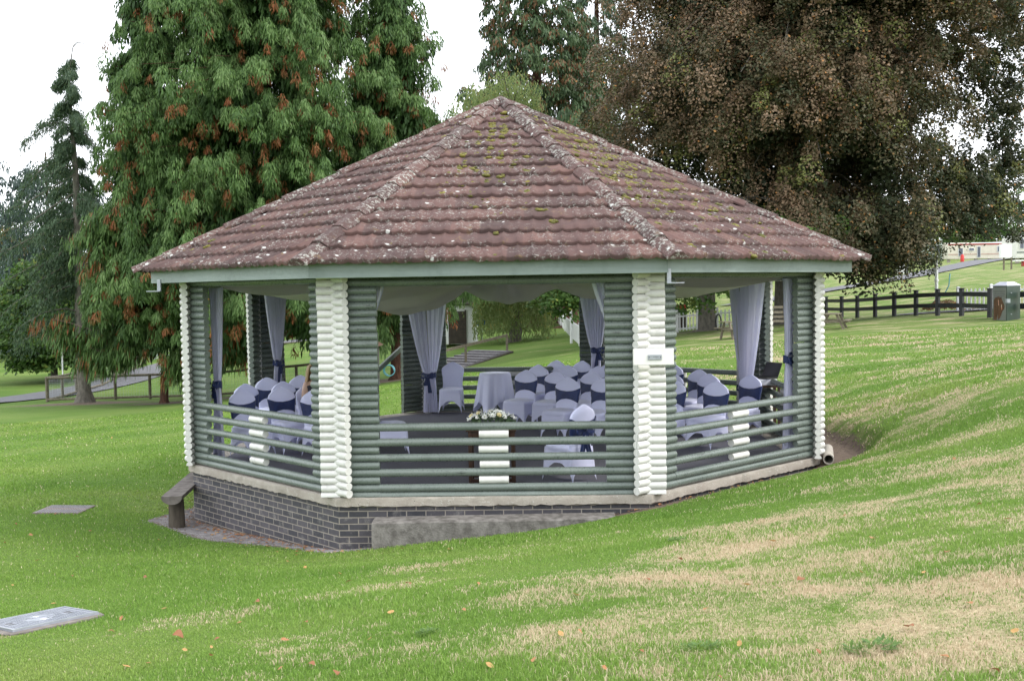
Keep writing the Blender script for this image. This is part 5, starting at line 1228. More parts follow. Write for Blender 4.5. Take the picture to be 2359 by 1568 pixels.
def hut():
    p = foot(868, 39); T = thing('block_hut', 'low grey block hut with a brown roof behind the left pier', 'hut', tuple(map(float, p))); zt = at(870, 800, 39)[2]; x1 = at(891, 830, 39)[0]; zb = p[2]-.1
    mb = MB(); uvl = []; x1 -= .55; x0 = x1-1.8; y = p[1]; h = zt-zb
    pts = [(x0, y), (x1, y), (x1, y+1.8), (x0, y+1.8)]
    for i in range(4): a, b = pts[i], pts[(i+1) % 4]; L = math.dist(a, b); mb.add([(*a, zb), (*b, zb), (*b, zt), (*a, zt)], [(0, 1, 2, 3)]); uvl += [(0, 0), (L*.5, 0), (L*.5, h*.4), (0, h*.4)]
    U = np.array(uvl); mb.build('wall', simple('grey_blockwork', (.085, .08, .08), (.055, .052, .05), .9, 4, .6), T)
    mb = MB(); mb.box(((x0+x1)/2, y+.9, zt+.08), (2.1, 2.1, .16), taper=.8); mb.build('roof', simple('brown_roof', (.10, .055, .035), None, .8, 5, .3), T)
hut()
# picnic benches and planter seen through the right bay
def bench(u, d, rz, label, flip=False, s=1.0):
    p = foot(u, d); T = thing('picnic_bench', label, 'bench', tuple(map(float, p)), rz)
    mb = MB()
    for i in range(5): mb.box((0, (-.28+.14*i)*s, .74*s), (1.8*s, .125*s, .04))
    mb.build('tabletop', M['timber'], T, world=False)
    for q in (-1, 1): mb = MB(); mb.box((0, q*.68*s, .44*s), (1.8*s, .26*s, .04)); mb.build('seat', M['timber'], T, world=False)
    for q in (-1, 1):
        for g_ in (-1, 1): mb = MB(); mb.bar((q*.65*s, g_*.25*s, .72*s), (q*.65*s, g_*.62*s, -.05), .06, .09); mb.build('leg', M['timber'], T, world=False)
        mb = MB(); mb.box((q*.65*s, 0, .40*s), (.06, 1.5*s, .09)); mb.build('crossbeam', M['timber'], T, world=False)
    return T
bench(1918, 42, 1.2, 'weathered picnic bench just past the right corner of the gazebo', s=.82)
bench(1705, 41, .3, 'wooden picnic bench mostly hidden behind the broad curtain', s=.85)
def seat_slats():
    p = foot(1790, 43); T = thing('garden_bench', 'slatted wooden seat with a high back in front of the grey trunk', 'bench', tuple(map(float, p)), -.15)
    for i, z in enumerate((.45, .62, .80, 1.0)): mb = MB(); mb.box((0, .25+.06*i, z), (1.5, .03, .10)); mb.build('back_slat', M['timber'], T, world=False)
    mb = MB()
    for i in range(4): mb.box((0, -.22+.12*i, .43), (1.5, .10, .03))
    mb.build('seat', M['timber'], T, world=False)
    for s_ in (-1, 1):
        mb = MB(); mb.box((s_*.7, -.2, .21), (.07, .07, .44)); mb.build('leg', M['timber'], T, world=False); mb = MB(); mb.bar((s_*.7, .2, 0), (s_*.7, .5, 1.05), .06, .08); mb.build('leg', M['timber'], T, world=False)
seat_slats()
def planter():
    p = foot(1562, 60); T = thing('flower_planter', 'tall dark wooden planter with red flowers seen through the right bay', 'planter', tuple(map(float, p)))
    mb = MB(); mb.box(p+np.array([0, 0, .55]), (.75, .5, 1.1)); mb.build('box', M['timber_dark'], T); mb = MB()
    for s_ in (-1, 1): mb.box(p+np.array([s_*.33+.1, .2, 1.0]), (.16, .12, 2.0))
    mb.build('post', M['timber_dark'], T); mb = MB()
    for i in range(46): mb.sphere(p+np.array([random.uniform(-.42, .42), random.uniform(-.3, .1), 1.15+random.uniform(0, .16)]), random.uniform(.03, .06), 6, 4)
    mb.build('red_flowers', M['red'], T)
planter()
mb = MB(); p = foot(1655, 49.5); mb.tube([p+np.array([-.25*math.cos(a)*.5, 0,   .36+.36*math.sin(a)]) for a in np.linspace(0, 2*PI, 24)], .035, n=8); o = mb.build('black_hoop', M['black_plastic'], None, smooth=True); tag(o, 'dark hoop leaning on the foot of the big grey trunk', 'hoop')
# ------------------------------------------------------------------ seated person behind the left front corner
def person():
    hp = at(727, 853, 16.2); x, y, zt = hp; T = thing('person', 'person with long blond hair sitting behind the left front corner', 'person', (x, y, 0))
    sc_ = 1.0; zh = zt-.06
    V_ = {'pel': (0, 0, .52), 'wst': (0, .02, .68), 'chs': (0, .03, .88), 'nck': (0, .02, 1.03), 'hd0': (0, 0, 1.10), 'hd1': (0, -.01, 1.20),
          'shl': (.15, .03, .98), 'ell': (.22, -.06, .75), 'hal': (.10, -.26, .66), 'shr': (-.15, .03, .98), 'elr': (-.22, -.06, .75), 'har': (-.10, -.26, .66),
          'hil': (.09, -.02, .50), 'knl': (.11, -.42, .50), 'anl': (.11, -.44, .09), 'tol': (.11, -.58, .04), 'hir': (-.09, -.02, .50), 'knr': (-.11, -.42, .50), 'anr': (-.11, -.44, .09), 'tor': (-.11, -.58, .04)}
    R = {'pel': .14, 'wst': .115, 'chs': .125, 'nck': .05, 'hd0': .07, 'hd1': .085, 'shl': .065, 'ell': .042, 'hal': .03, 'shr': .065, 'elr': .042, 'har': .03, 'hil': .095, 'knl': .062, 'anl': .04, 'tol': .03, 'hir': .095, 'knr': .062, 'anr': .04, 'tor': .03}
    ks = list(V_); dz = zt-1.285
    E = [('pel', 'wst'), ('wst', 'chs'), ('chs', 'nck'), ('nck', 'hd0'), ('hd0', 'hd1'), ('chs', 'shl'), ('shl', 'ell'), ('ell', 'hal'), ('chs', 'shr'), ('shr', 'elr'), ('elr', 'har'), ('pel', 'hil'), ('hil', 'knl'), ('knl', 'anl'), ('anl', 'tol'), ('pel', 'hir'), ('hir', 'knr'), ('knr', 'anr'), ('anr', 'tor')]
    me = bpy.data.meshes.new('body'); me.from_pydata([V_[k] for k in ks], [(ks.index(a), ks.index(b)) for a, b in E], []); o = link('body', me, simple('skin', (.55, .36, .27), None, .5, 5, 0), T, world=False); o.rotation_euler = (0, 0, .6)
    o.modifiers.new('sk', 'SKIN'); 
    for i, k in enumerate(ks): me.skin_vertices[0].data[i].radius = (R[k], R[k])
    me.skin_vertices[0].data[0].use_root = True
    m = o.modifiers.new('s', 'SUBSURF'); m.levels = m.render_levels = 2
    mb = MB(); P = []
    for z, rx, ry in ((1.0, .06, .055), (.97, .19, .11), (.85, .175, .125), (.7, .15, .125), (.6, .18, .16), (.53, .2, .2)): P.append([(rx*math.cos(a), ry*math.sin(a)+.02, z) for a in np.arange(20)*2*PI/20])
    mb.grid(np.array(P), closed=True); c = mb.build('dress', simple('dark_dress', (.03, .03, .04), None, .8, 5, .1), T, smooth=True, world=False); c.rotation_euler = (0, 0, .6)
    mb = MB(); P = []
    for z, rx, ry, yo in ((1.30, .01, .01, 0), (1.29, .06, .06, .005), (1.25, .10, .10, .02), (1.18, .112, .105, .035), (1.08, .115, .09, .055), (.98, .125, .075, .08), (.88, .12, .05, .11)):
        P.append([(rx*math.cos(a)*(1+.05*math.sin(a*9)), yo+ry*math.sin(a), z-.0) for a in np.linspace(-.35, PI+.35, 26)])
    mb.grid(np.array(P)); h = mb.build('hair', simple('blond_hair', (.48, .34, .18), (.34, .23, .11), .5, 30, .5, stretch=(6, 6, .5)), T, smooth=True, world=False); h.rotation_euler = (0, 0, .6); h.modifiers.new('so', 'SOLIDIFY').thickness = .02
    seat = copy_tree(plain, None, fam2); seat['label'] = 'white covered chair on which the blond person sits, behind the left front corner'; seat.location = (x-.02, y+.02, .004); seat.rotation_euler = (0, 0, .6)
person()
# ------------------------------------------------------------------ trees
def trunk_mb(base, top, r0, r1, bend=.3, n=9, seed=0, flare=1.5):
    rg = np.random.default_rng(seed); base, top = np.array(base, float), np.array(top, float); pts, rd = [], []
    o = rg.normal(0, bend, (3, 2))
    for i in range(n):
        f = i/(n-1); p = base*(1-f)+top*f; w = math.sin(PI*f); p[:2] += (o[0]*w+o[1]*math.sin(2*PI*f)*.4)*.5; pts.append(p); r = r0*(1-f)+r1*f
        if i == 0: r *= flare
        rd.append(r)
    pts.insert(1, pts[0]*.93+pts[1]*.07+np.array([0, 0, 0])); rd.insert(1, r0*1.12)
    pts.insert(0, pts[0]-np.array([0, 0, .4])); rd.insert(0, rd[0]*1.15)
    mb = MB(); mb.tube(pts, rd, n=16, caps=False); return mb, pts
def quads(Vq, rnd, tone, name, mat, parent):
    """Vq (n, m, 3): n strips; m=4 quad or m=6 two-quad strip"""
    n, m = Vq.shape[:2]; b = np.arange(n)*m
    if m == 4: Q = np.stack([b, b+1, b+2, b+3], 1)
    else: Q = np.concatenate([np.stack([b, b+1, b+2, b+3], 1), np.stack([b+3, b+2, b+4, b+5], 1)])
    return np_mesh(name, Vq.reshape(-1, 3), Q, {'rnd': np.repeat(rnd, m), 'tone': np.repeat(tone, m)}, mat, parent)
def norm(a): return a/np.maximum(np.linalg.norm(a, axis=-1, keepdims=True), 1e-9)
def fronds(C, O, M_, size, L, wd, rg, droop=1.0, out=.35, spread=1.0, brown=.0, tonep=None, arch=.5, inner_brown=False):
    """hanging sprays: for each cluster centre C with outward direction O, M_ fronds"""
    n = len(C); K = n*M_; c = np.repeat(C, M_, 0); o = np.repeat(O, M_, 0); s = np.repeat(size, M_); side = np.cross(o, [0, 0, 1.0]); side = norm(side)
    a = rg.uniform(-.35, 1.0, K); b = rg.normal(0, .33, K)*spread*(1.1-.5*np.clip(a, 0, 1))
    p = c+o*(a*s*.75)[:, None]+side*(b*s)[:, None]; p[:, 2] += -(np.clip(a, 0, 1)**2)*s*arch - np.abs(b)*s*.55 + rg.normal(0, .10, K)*s
    p[:, 2] -= rg.uniform(0, 1, K)**1.5*s*.45
    d = norm(np.stack([np.zeros(K), np.zeros(K), -np.ones(K)*droop], 1)+o*out*rg.uniform(.1, 1.4, K)[:, None]+side*(b*.7)[:, None]+rg.normal(0, .16, (K, 3)))
    l = L*rg.uniform(.55, 1.3, K); w = wd*rg.uniform(.6, 1.3, K); nv = norm(o+rg.normal(0, .55, (K, 3))); sv = norm(np.cross(d, nv))
    d2 = norm(d+np.array([0, 0, -.5])); m_ = p+d*(l*.5)[:, None]; e = m_+d2*(l*.5)[:, None]
    V_ = np.stack([p-sv*(w*.25)[:, None], p+sv*(w*.25)[:, None], m_+sv*(w*.5)[:, None], m_-sv*(w*.5)[:, None], e+sv*(w*.12)[:, None], e-sv*(w*.12)[:, None]], 1)
    V_ = V_[:, [0, 1, 2, 3, 4, 5]]
    cr_ = np.repeat(rg.uniform(0, 1, n), M_); rnd = np.clip(cr_*.45+rg.uniform(0, .55, K), 0, 1)
    tn = np.repeat((rg.uniform(0, 1, n) < brown), M_)*1.0; low = (rg.uniform(0, 1, K) < .85)*1.0; tone = tn*low*rg.uniform(.6, 1, K)
    tone = np.maximum(tone, (rg.uniform(0, 1, K) < brown*.35)*.8)
    if inner_brown: tone = tn*(a < rg.uniform(-.1, .35, K))*rg.uniform(.6, 1, K); rnd = np.clip(.15*cr_+.25*rg.uniform(0, 1, K)+.5*np.clip(a, 0, 1)**1.0+.1, 0, 1)
    return V_, rnd, tone
def shell(base, zs, rs, n, rg, inner=.55, lump=.14, sq=1.0, front=None):
    """points over a surface of revolution; zs heights over base, rs radii"""
    zs = np.array(zs, float); rs = np.array(rs, float); wt = rs+.25; cdf = np.concatenate([[0], np.cumsum((wt[1:]+wt[:-1])/2*np.diff(zs))]); cdf /= cdf[-1]
    z = np.interp(rg.uniform(0, 1, n), cdf, zs); th = rg.uniform(0, 2*PI, n)
    if front is not None:
        k = rg.uniform(0, 1, n) < front; th = np.where(k, rg.normal(-PI/2, 1.0, n), th)
    r = np.interp(z, zs, rs)*(inner+(1-inner)*rg.uniform(0, 1, n)**.45)*(1+lump*np.sin(th*3+z*.8)*np.sin(z*1.7+th*2)+lump*.7*np.sin(th*7+z*2.3))
    o = np.stack([np.cos(th), np.sin(th)*sq, np.zeros(n)], 1); C = np.array(base)+o*r[:, None]; C[:, 2] += z; return C, norm(o), z
def lobes(C, O, M_, size, L, wd, rg, leaf=False, tall=1.1, wide=.34, tone_flag=None, cap=.12, crw=.4):
    """each cluster is one hanging lobe of foliage: narrow at its top, fuller below"""
    n = len(C); K = n*M_; c = np.repeat(C, M_, 0); o = np.repeat(O, M_, 0); s_ = np.repeat(size, M_); side = norm(np.cross(o, [0, 0, 1.0]))
    h = rg.uniform(0, 1, K)**.8; ph = rg.uniform(0, 2*PI, K); ph = np.where(rg.uniform(0, 1, K) < .35, rg.normal(0, .8, K), ph)
    rho = s_*(cap+wide*np.sqrt(h))*(1-.35*h**6)*rg.uniform(.72, 1.05, K); rad = o*np.cos(ph)[:, None]+side*np.sin(ph)[:, None]
    p = c+rad*rho[:, None]+o*(s_*(.30*np.sin(h*2.2)))[:, None]; p[:, 2] += s_*(.3-tall*h)+rg.normal(0, .05, K)*s_
    cr_ = np.repeat(rg.uniform(0, 1, n), M_)
    if not leaf:
        d = norm(rad*rg.uniform(.15, .8, K)[:, None]+np.array([0, 0, -1.0])+rg.normal(0, .22, (K, 3))); l = L*rg.uniform(.55, 1.3, K); w = wd*rg.uniform(.6, 1.3, K); nv = norm(rad+rg.normal(0, .45, (K, 3))); sv = norm(np.cross(d, nv)); d2 = norm(d+np.array([0, 0, -.6])); m_ = p+d*(l*.5)[:, None]; e = m_+d2*(l*.5)[:, None]
        V_ = np.stack([p-sv*(w*.25)[:, None], p+sv*(w*.25)[:, None], m_+sv*(w*.5)[:, None], m_-sv*(w*.5)[:, None], e+sv*(w*.12)[:, None], e-sv*(w*.12)[:, None]], 1)
    else:
        nv = norm(rad*.7+np.array([0, 0, .7])+rg.normal(0, .5, (K, 3))); t = norm(np.cross(nv, rg.normal(0, 1, (K, 3)))); t[:, 2] -= .4; t = norm(t); w = norm(np.cross(nv, t)); l = L*rg.uniform(.6, 1.35, K)
        V_ = np.stack([p-t*(l*.5)[:, None], p+w*(l*.33)[:, None], p+t*(l*.5)[:, None], p-w*(l*.33)[:, None]], 1)
    rnd = np.clip(cr_*crw+rg.uniform(0, 1-crw, K), 0, 1); tone = np.zeros(K) if tone_flag is None else np.repeat(tone_flag, M_)*rg.uniform(.55, 1, K)
    return V_, rnd, tone
def boughs(base, T_, rg, up_=.25, arch=0.0, t0=.38, sp=.5, jit=.16, mb=None, r0=.05):
    """clusters strung along boughs that leave the trunk and end at the tips T_"""
    Cs, Os, Ts = [], [], []
    for T in T_:
        h = np.array([T[0]-base[0], T[1]-base[1]]); R_ = np.linalg.norm(h)+1e-6; Q = np.array([base[0], base[1], T[2]+up_*R_]); k = max(2, int(R_*(1-t0)/sp)+1)
        t = np.linspace(t0, 1, k)+rg.uniform(-.03, .03, k); P = Q+(T-Q)*t[:, None]; P[:, 2] += arch*R_*np.sin(PI*np.clip(t, 0, 1)); sd = np.array([-h[1], h[0]])/R_
        P[:, :2] += sd*(rg.normal(0, 1, k)*(jit+.10*R_*t*.5))[:, None]; P[:, 2] += rg.normal(0, jit*.6, k); Cs.append(P); Os.append(np.tile([[h[0]/R_, h[1]/R_, 0]], (k, 1))); Ts.append(t)
        if mb is not None and rg.random() < .6:
            tt = np.linspace(0, .98, 6); L_ = Q+(T-Q)*tt[:, None]; L_[:, 2] += arch*R_*np.sin(PI*tt)+.05; mb.tube(L_, np.linspace(r0, r0*.2, 6), n=5, caps=False)
    return np.concatenate(Cs), np.concatenate(Os), np.clip(np.concatenate(Ts), 0, 1)
def limbs(mb, pts, C, rg, n, r0=.05, rise=.35):
    idx = rg.choice(len(C), min(n, len(C)), replace=False); P = np.array(pts)
    for i in idx:
        c = C[i]; k = np.argmin(np.abs(P[:, 2]-(c[2]-.3*abs(c[2]-P[0, 2])*0+rise*np.hypot(*(c[:2]-P[0, :2]))*.5))); b = P[k]; m = (b+c)/2; m[2] += .12*np.linalg.norm(c-b)
        mb.tube([b, b*.6+m*.4+np.array([0, 0, .05]), m, m*.4+c*.6+np.array([0, 0, .05]), c], [r0, r0*.8, r0*.6, r0*.4, r0*.15], n=6, caps=False)
def cypress(u, d, H_, R_, n, label, seed, trunk_r, low, M_=64, front=.55, prof=None):
    rg = np.random.default_rng(seed); b = foot(u, d); T = thing('cypress_tree', label, 'tree', tuple(map(float, b)), group='tall drooping cypress trees left of the gazebo')
    mb, pts = trunk_mb(b, b+np.array([rg.normal(0, .2), 0, H_]), trunk_r, .04, .3, 12, seed)
    prof = prof or ([low, low+1.2, H_*.3, H_*.55, H_*.8, H_], [R_*.75, R_, R_*.98, R_*.78, R_*.42, .2])
    Tp, _, z = shell(b, prof[0], prof[1], n, rg, .66, .16, front=front); Tp[:, :2] = b[:2]+(Tp[:, :2]-b[:2])*rg.uniform(.86, 1.12, n)[:, None]
    C, O, tt = boughs(b, Tp, rg, .30, -.04, mb=mb, r0=.04); n = len(C); mb.build('trunk', M['bark_red'], T, smooth=True)
    Cs = rg.uniform(.45, 1.0, n)*(1.25-.5*tt); V1, r1, t1 = lobes(C, O, M_, Cs, .20, .045, rg)
    nb = int(n*.55); ib = rg.integers(0, n, nb); Cb = C[ib]-O[ib]*.16+rg.normal(0, .3, (nb, 3))-np.array([0, 0, .5]); V2, r2, t2 = lobes(Cb, O[ib], 46, rg.uniform(.22, .48, nb), .17, .036, rg, tone_flag=np.ones(nb))
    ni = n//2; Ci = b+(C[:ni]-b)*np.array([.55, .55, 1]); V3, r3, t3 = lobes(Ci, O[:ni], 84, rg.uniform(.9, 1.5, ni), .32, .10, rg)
    quads(np.concatenate([V1, V2, V3]), np.concatenate([r1, r2, r3*.3]), np.concatenate([t1, t2, t3]), 'crown', M['f_cedar'], T)  # inner lobes kept to the darkest greens, painting shade deep in the crown
    return T, b
cypress(630, 45, 30, 6.3, 430, 'largest cypress with brown tipped sprays rising out of the picture behind the left roof slope', 31, .42, 2.6, 120)
cypress(373, 43.3, 19, 2.7, 250, 'cypress on a thin bare trunk in front of the level fence, left of the gazebo', 32, .15, 3.0, 110)
cypress(912, 46.5, 20, 3.0, 260, 'cypress whose trunk shows behind the wide curtain, right of the largest one', 33, .26, 2.9, 110)
# long low branches reaching out to the left of the cypresses
def long_branch(T_b, uvd, label_, seed, n=26):
    rg = np.random.default_rng(seed); P = [at(*q) for q in uvd]; P = np.array(P); t = np.linspace(0, len(P)-1, n); C = np.stack([np.interp(t, np.arange(len(P)), P[:, i]) for i in range(3)], 1)
    return C
def add_branches():
    rg = np.random.default_rng(77); T = [o for o in bpy.data.objects if o.name.startswith('cypress_tree')][1]
    Cs, mb = [], MB()
    for uvd in ([(370, 700, 43), (300, 745, 42.5), (215, 762, 42), (165, 745, 42), (125, 735, 42)], [(370, 745, 43), (330, 790, 42), (250, 815, 41.8), (205, 800, 41.6)], [(380, 640, 43), (300, 655, 42), (240, 668, 41.8)], [(400, 770, 43), (440, 810, 42.2), (420, 835, 42)], [(600, 760, 45), (560, 790, 43), (520, 800, 42.5)], [(380, 560, 43), (300, 580, 42), (230, 575, 41.6)], [(380, 500, 43), (290, 500, 42), (205, 505, 41.6)]):
        C = long_branch(None, uvd, '', 1, 16); mb.tube(C, np.linspace(.05, .015, len(C)), n=6, caps=False); Cs.append(C[4:])
    C = np.concatenate(Cs*3); C = C+rg.normal(0, .28, C.shape); n = len(C); O = np.tile(np.array([[-.8, -.6, 0]]), (n, 1)); V_, r_, t_ = fronds(C, O, 60, rg.uniform(.5, .8, n), .36, .055, rg, brown=.12, out=.3)
    quads(V_, r_, t_, 'low_branch_sprays', M['f_cedar'], T); mb.build('low_branches', M['twig'], T, smooth=True)
    T = [o for o in bpy.data.objects if o.name.startswith('cypress_tree')][2]; Cs = []; mb = MB()
    for uvd in ([(905, 650, 46), (980, 635, 44), (1060, 645, 43.5), (1095, 650, 43)], [(905, 660, 46), (960, 660, 44.5), (1040, 662, 44)], [(905, 620, 46), (1000, 640, 44), (1080, 655, 43.5)], [(905, 700, 46), (880, 740, 44.8), (878, 775, 44.4)], [(900, 620, 46), (870, 680, 45), (880, 720, 44.5)]):
        C = long_branch(None, uvd, '', 1, 15); mb.tube(C, np.linspace(.05, .015, len(C)), n=6, caps=False); Cs.append(C[3:])
    C = np.concatenate(Cs); C = C+rg.normal(0, .22, C.shape); n = len(C); O = norm(np.tile(np.array([[.5, -.7, 0]]), (n, 1))+rg.normal(0, .3, (n, 3))*[1, 1, 0]); V_, r_, t_ = fronds(C, O, 80, rg.uniform(.4, .65, n), .26, .045, rg, brown=.05, out=.3)
    quads(V_, r_, t_, 'low_branch_sprays', M['f_cedar'], T); mb.build('low_branches', M['twig'], T, smooth=True)
add_branches()
# slender half bare conifer at the left
def old_conifer():
    rg = np.random.default_rng(51); b = foot(190, 45.5); T = thing('old_conifer', 'thin sparse conifer with a bare bent top and long drooping branches at far left', 'tree', tuple(map(float, b)))
    spine = [(190, 905), (186, 780), (183, 640), (178, 520), (174, 400), (167, 300), (160, 220), (160, 160), (168, 108)]
    P = [at(u, v, 45.5) for u, v in spine]; P[0] = b; Pn = [b-np.array([0, 0, .4]), b, b+np.array([0, 0, .5])]+P[1:]; mb = MB(); mb.tube(Pn, [.60, .46, .27, .23, .19, .155, .12, .09, .055, .035, .02], n=14, caps=False)
    top = P[-1]; mb.tube([top, at(178, 98, 45.5), at(192, 100, 45.5), at(205, 112, 45.5)], [.03, .025, .02, .01], n=6)
    br = [((165, 250), (140, 262), (118, 272), (88, 295), (0)), ((170, 290), (130, 282), (100, 290), (72, 315), (50, 335)), ((172, 330), (140, 345), (108, 370), (85, 392), (60, 410)), ((175, 360), (130, 370), (90, 395), (60, 430), (38, 462)),
          ((178, 400), (140, 420), (90, 450), (50, 475), (10, 480)), ((180, 440), (130, 470), (80, 505), (40, 525), (-10, 540)), ((182, 500), (130, 515), (80, 545), (30, 570), (-25, 590)), ((184, 560), (140, 545), (90, 540), (30, 570), (-40, 620)),
          ((184, 620), (130, 600), (70, 615), (10, 650), (-40, 690)), ((186, 680), (130, 660), (80, 670), (30, 700), (-10, 740)), ((186, 720), (150, 710), (100, 720), (50, 750), (30, 770)), ((186, 740), (140, 745), (90, 765), (60, 780), (40, 790)),
          ((165, 210), (185, 235), (200, 262), (212, 290), (0)), ((168, 270), (190, 300), (212, 330), (228, 345), (0)), ((172, 330), (195, 350), (215, 365), (235, 372), (0)), ((175, 390), (200, 420), (225, 440), (240, 450), (0)), ((180, 470), (210, 480), (240, 500), (0), (0)),
          ((160, 175), (180, 190), (195, 205), (0), (0)), ((160, 180), (145, 195), (132, 215), (0), (0)), ((163, 130), (150, 140), (142, 155), (0), (0)), ((178, 560), (210, 580), (240, 600), (0), (0)), ((184, 640), (215, 650), (250, 670), (0), (0)), ((175, 300), (165, 340), (160, 400), (158, 440), (0)), ((182, 560), (165, 600), (160, 650), (155, 690), (0)), ((184, 620), (200, 660), (205, 700), (210, 730), (0))]
    br = br[:12]+br[13:14]; sp = np.array(spine, float)
    for v0 in np.arange(150, 800, 11.0):
        u0 = float(np.interp(v0, sp[::-1, 1], sp[::-1, 0])); f = (v0-150)/650; sg = -1 if rg.random() < .5 else 1
        ln = (18+150*f**.9)*rg.uniform(.45, 1.0)*(1 if sg < 0 else .55); dr = (.30+.25*rg.random())*ln*(1.25-.5*f)
        br.append(((u0, v0), (u0+sg*ln*.35, v0+dr*.12), (u0+sg*ln*.7, v0+dr*.5), (u0+sg*ln, v0+dr*1.1)))
    C = []; O = []; SZ = []
    for i, q in enumerate(br):
        q = [x for x in q if x != 0]; sm = .42 if i >= 13 else 1.0; dd = 45.5+rg.uniform(-2.0, 1.6); pts = [at(u, v, 45.5+(dd-45.5)*j/(len(q)-1)) for j, (u, v) in enumerate(q)]; pts = np.array(pts)
        t = np.linspace(0, len(pts)-1, 30); c = np.stack([np.interp(t, np.arange(len(pts)), pts[:, k]) for k in range(3)], 1); c[1:-1] = (c[:-2]+c[1:-1]+c[2:])/3
        mb.tube(c, np.linspace(.045, .010, len(c)), n=5, caps=False); st = 3; cc = c[st:]; C.append(cc+rg.normal(0, .05, cc.shape)); d_ = norm(np.gradient(cc, axis=0)); d_[:, 2] = 0; O.append(norm(d_)); big = 1.0 if min(v for _, v in q) > 240 else .28
        SZ.append(rg.uniform(.22, .50, len(cc))*big*sm*(1+.8*(q[0][1] > 380)))
    C = np.concatenate(C); O = np.concatenate(O); SZ = np.concatenate(SZ); mb.build('trunk', M['bark_grey'], T, smooth=True)
    K = 30; k = np.repeat(np.arange(len(C)), K); n = len(k); hang = SZ[k]*1.25; h = rg.uniform(0, 1, n)**1.7; p = C[k]+rg.normal(0, .085, (n, 3)); p[:, 2] += .06-h*hang; p += O[k]*rg.uniform(-.16, .16, n)[:, None]
    d = norm(np.stack([rg.normal(0, .35, n), rg.normal(0, .35, n), -np.ones(n)], 1)+O[k]*.4); l = rg.uniform(.08, .20, n); sv = norm(np.cross(d, rg.normal(0, 1, (n, 3)))); w = .022+.012*(h < .25)
    V_ = np.stack([p-sv*.008, p+sv*.008, p+d*(l*.6)[:, None]+sv*w[:, None], p+d*l[:, None]], 1); r_ = np.clip(rg.uniform(.2, 1, n)-.35*h+.2, 0, 1); t_ = (rg.uniform(0, 1, n) < .12)*.7
    quads(V_, r_, t_, 'crown', M['f_fir'], T)
old_conifer()
# copper beech: cascades of small leaves
def leafballs(C, O, M_, size, L, rg, tonep=.06, droop=.55, flat=.6):
    n = len(C); K = n*M_; c = np.repeat(C, M_, 0); o = np.repeat(O, M_, 0); s = np.repeat(size, M_); a = rg.uniform(0, 2*PI, K); r = np.sqrt(rg.uniform(0, 1, K)); side = norm(np.cross(o, [0, 0, 1.0]))
    x = np.cos(a)*r; y = np.sin(a)*r; p = c+side*(x*s)[:, None]+o*(y*s*.7)[:, None]; p[:, 2] += s*(.25-droop*r*r-.45*np.clip(y, 0, 1)*droop)+rg.normal(0, .13, K)*s*flat*1.6
    nv = norm(o*.6+np.array([0, 0, .8])+rg.normal(0, .55, (K, 3))); t = norm(np.cross(nv, rg.normal(0, 1, (K, 3)))); t[:, 2] -= .35; t = norm(t); w = norm(np.cross(nv, t)); l = L*rg.uniform(.6, 1.35, K)
    V_ = np.stack([p-t*(l*.5)[:, None], p+w*(l*.33)[:, None], p+t*(l*.5)[:, None], p-w*(l*.33)[:, None]], 1)
    cr_ = np.repeat(rg.uniform(0, 1, n), M_); rnd = np.clip(cr_*.5+rg.uniform(0, .5, K), 0, 1); ct = np.repeat(rg.uniform(0, 1, n) < tonep*.6, M_)*.6; tone = np.maximum(ct*rg.uniform(.2, 1, K), (rg.uniform(0, 1, K) < tonep)*rg.uniform(.4, 1, K))
    return V_, rnd, tone
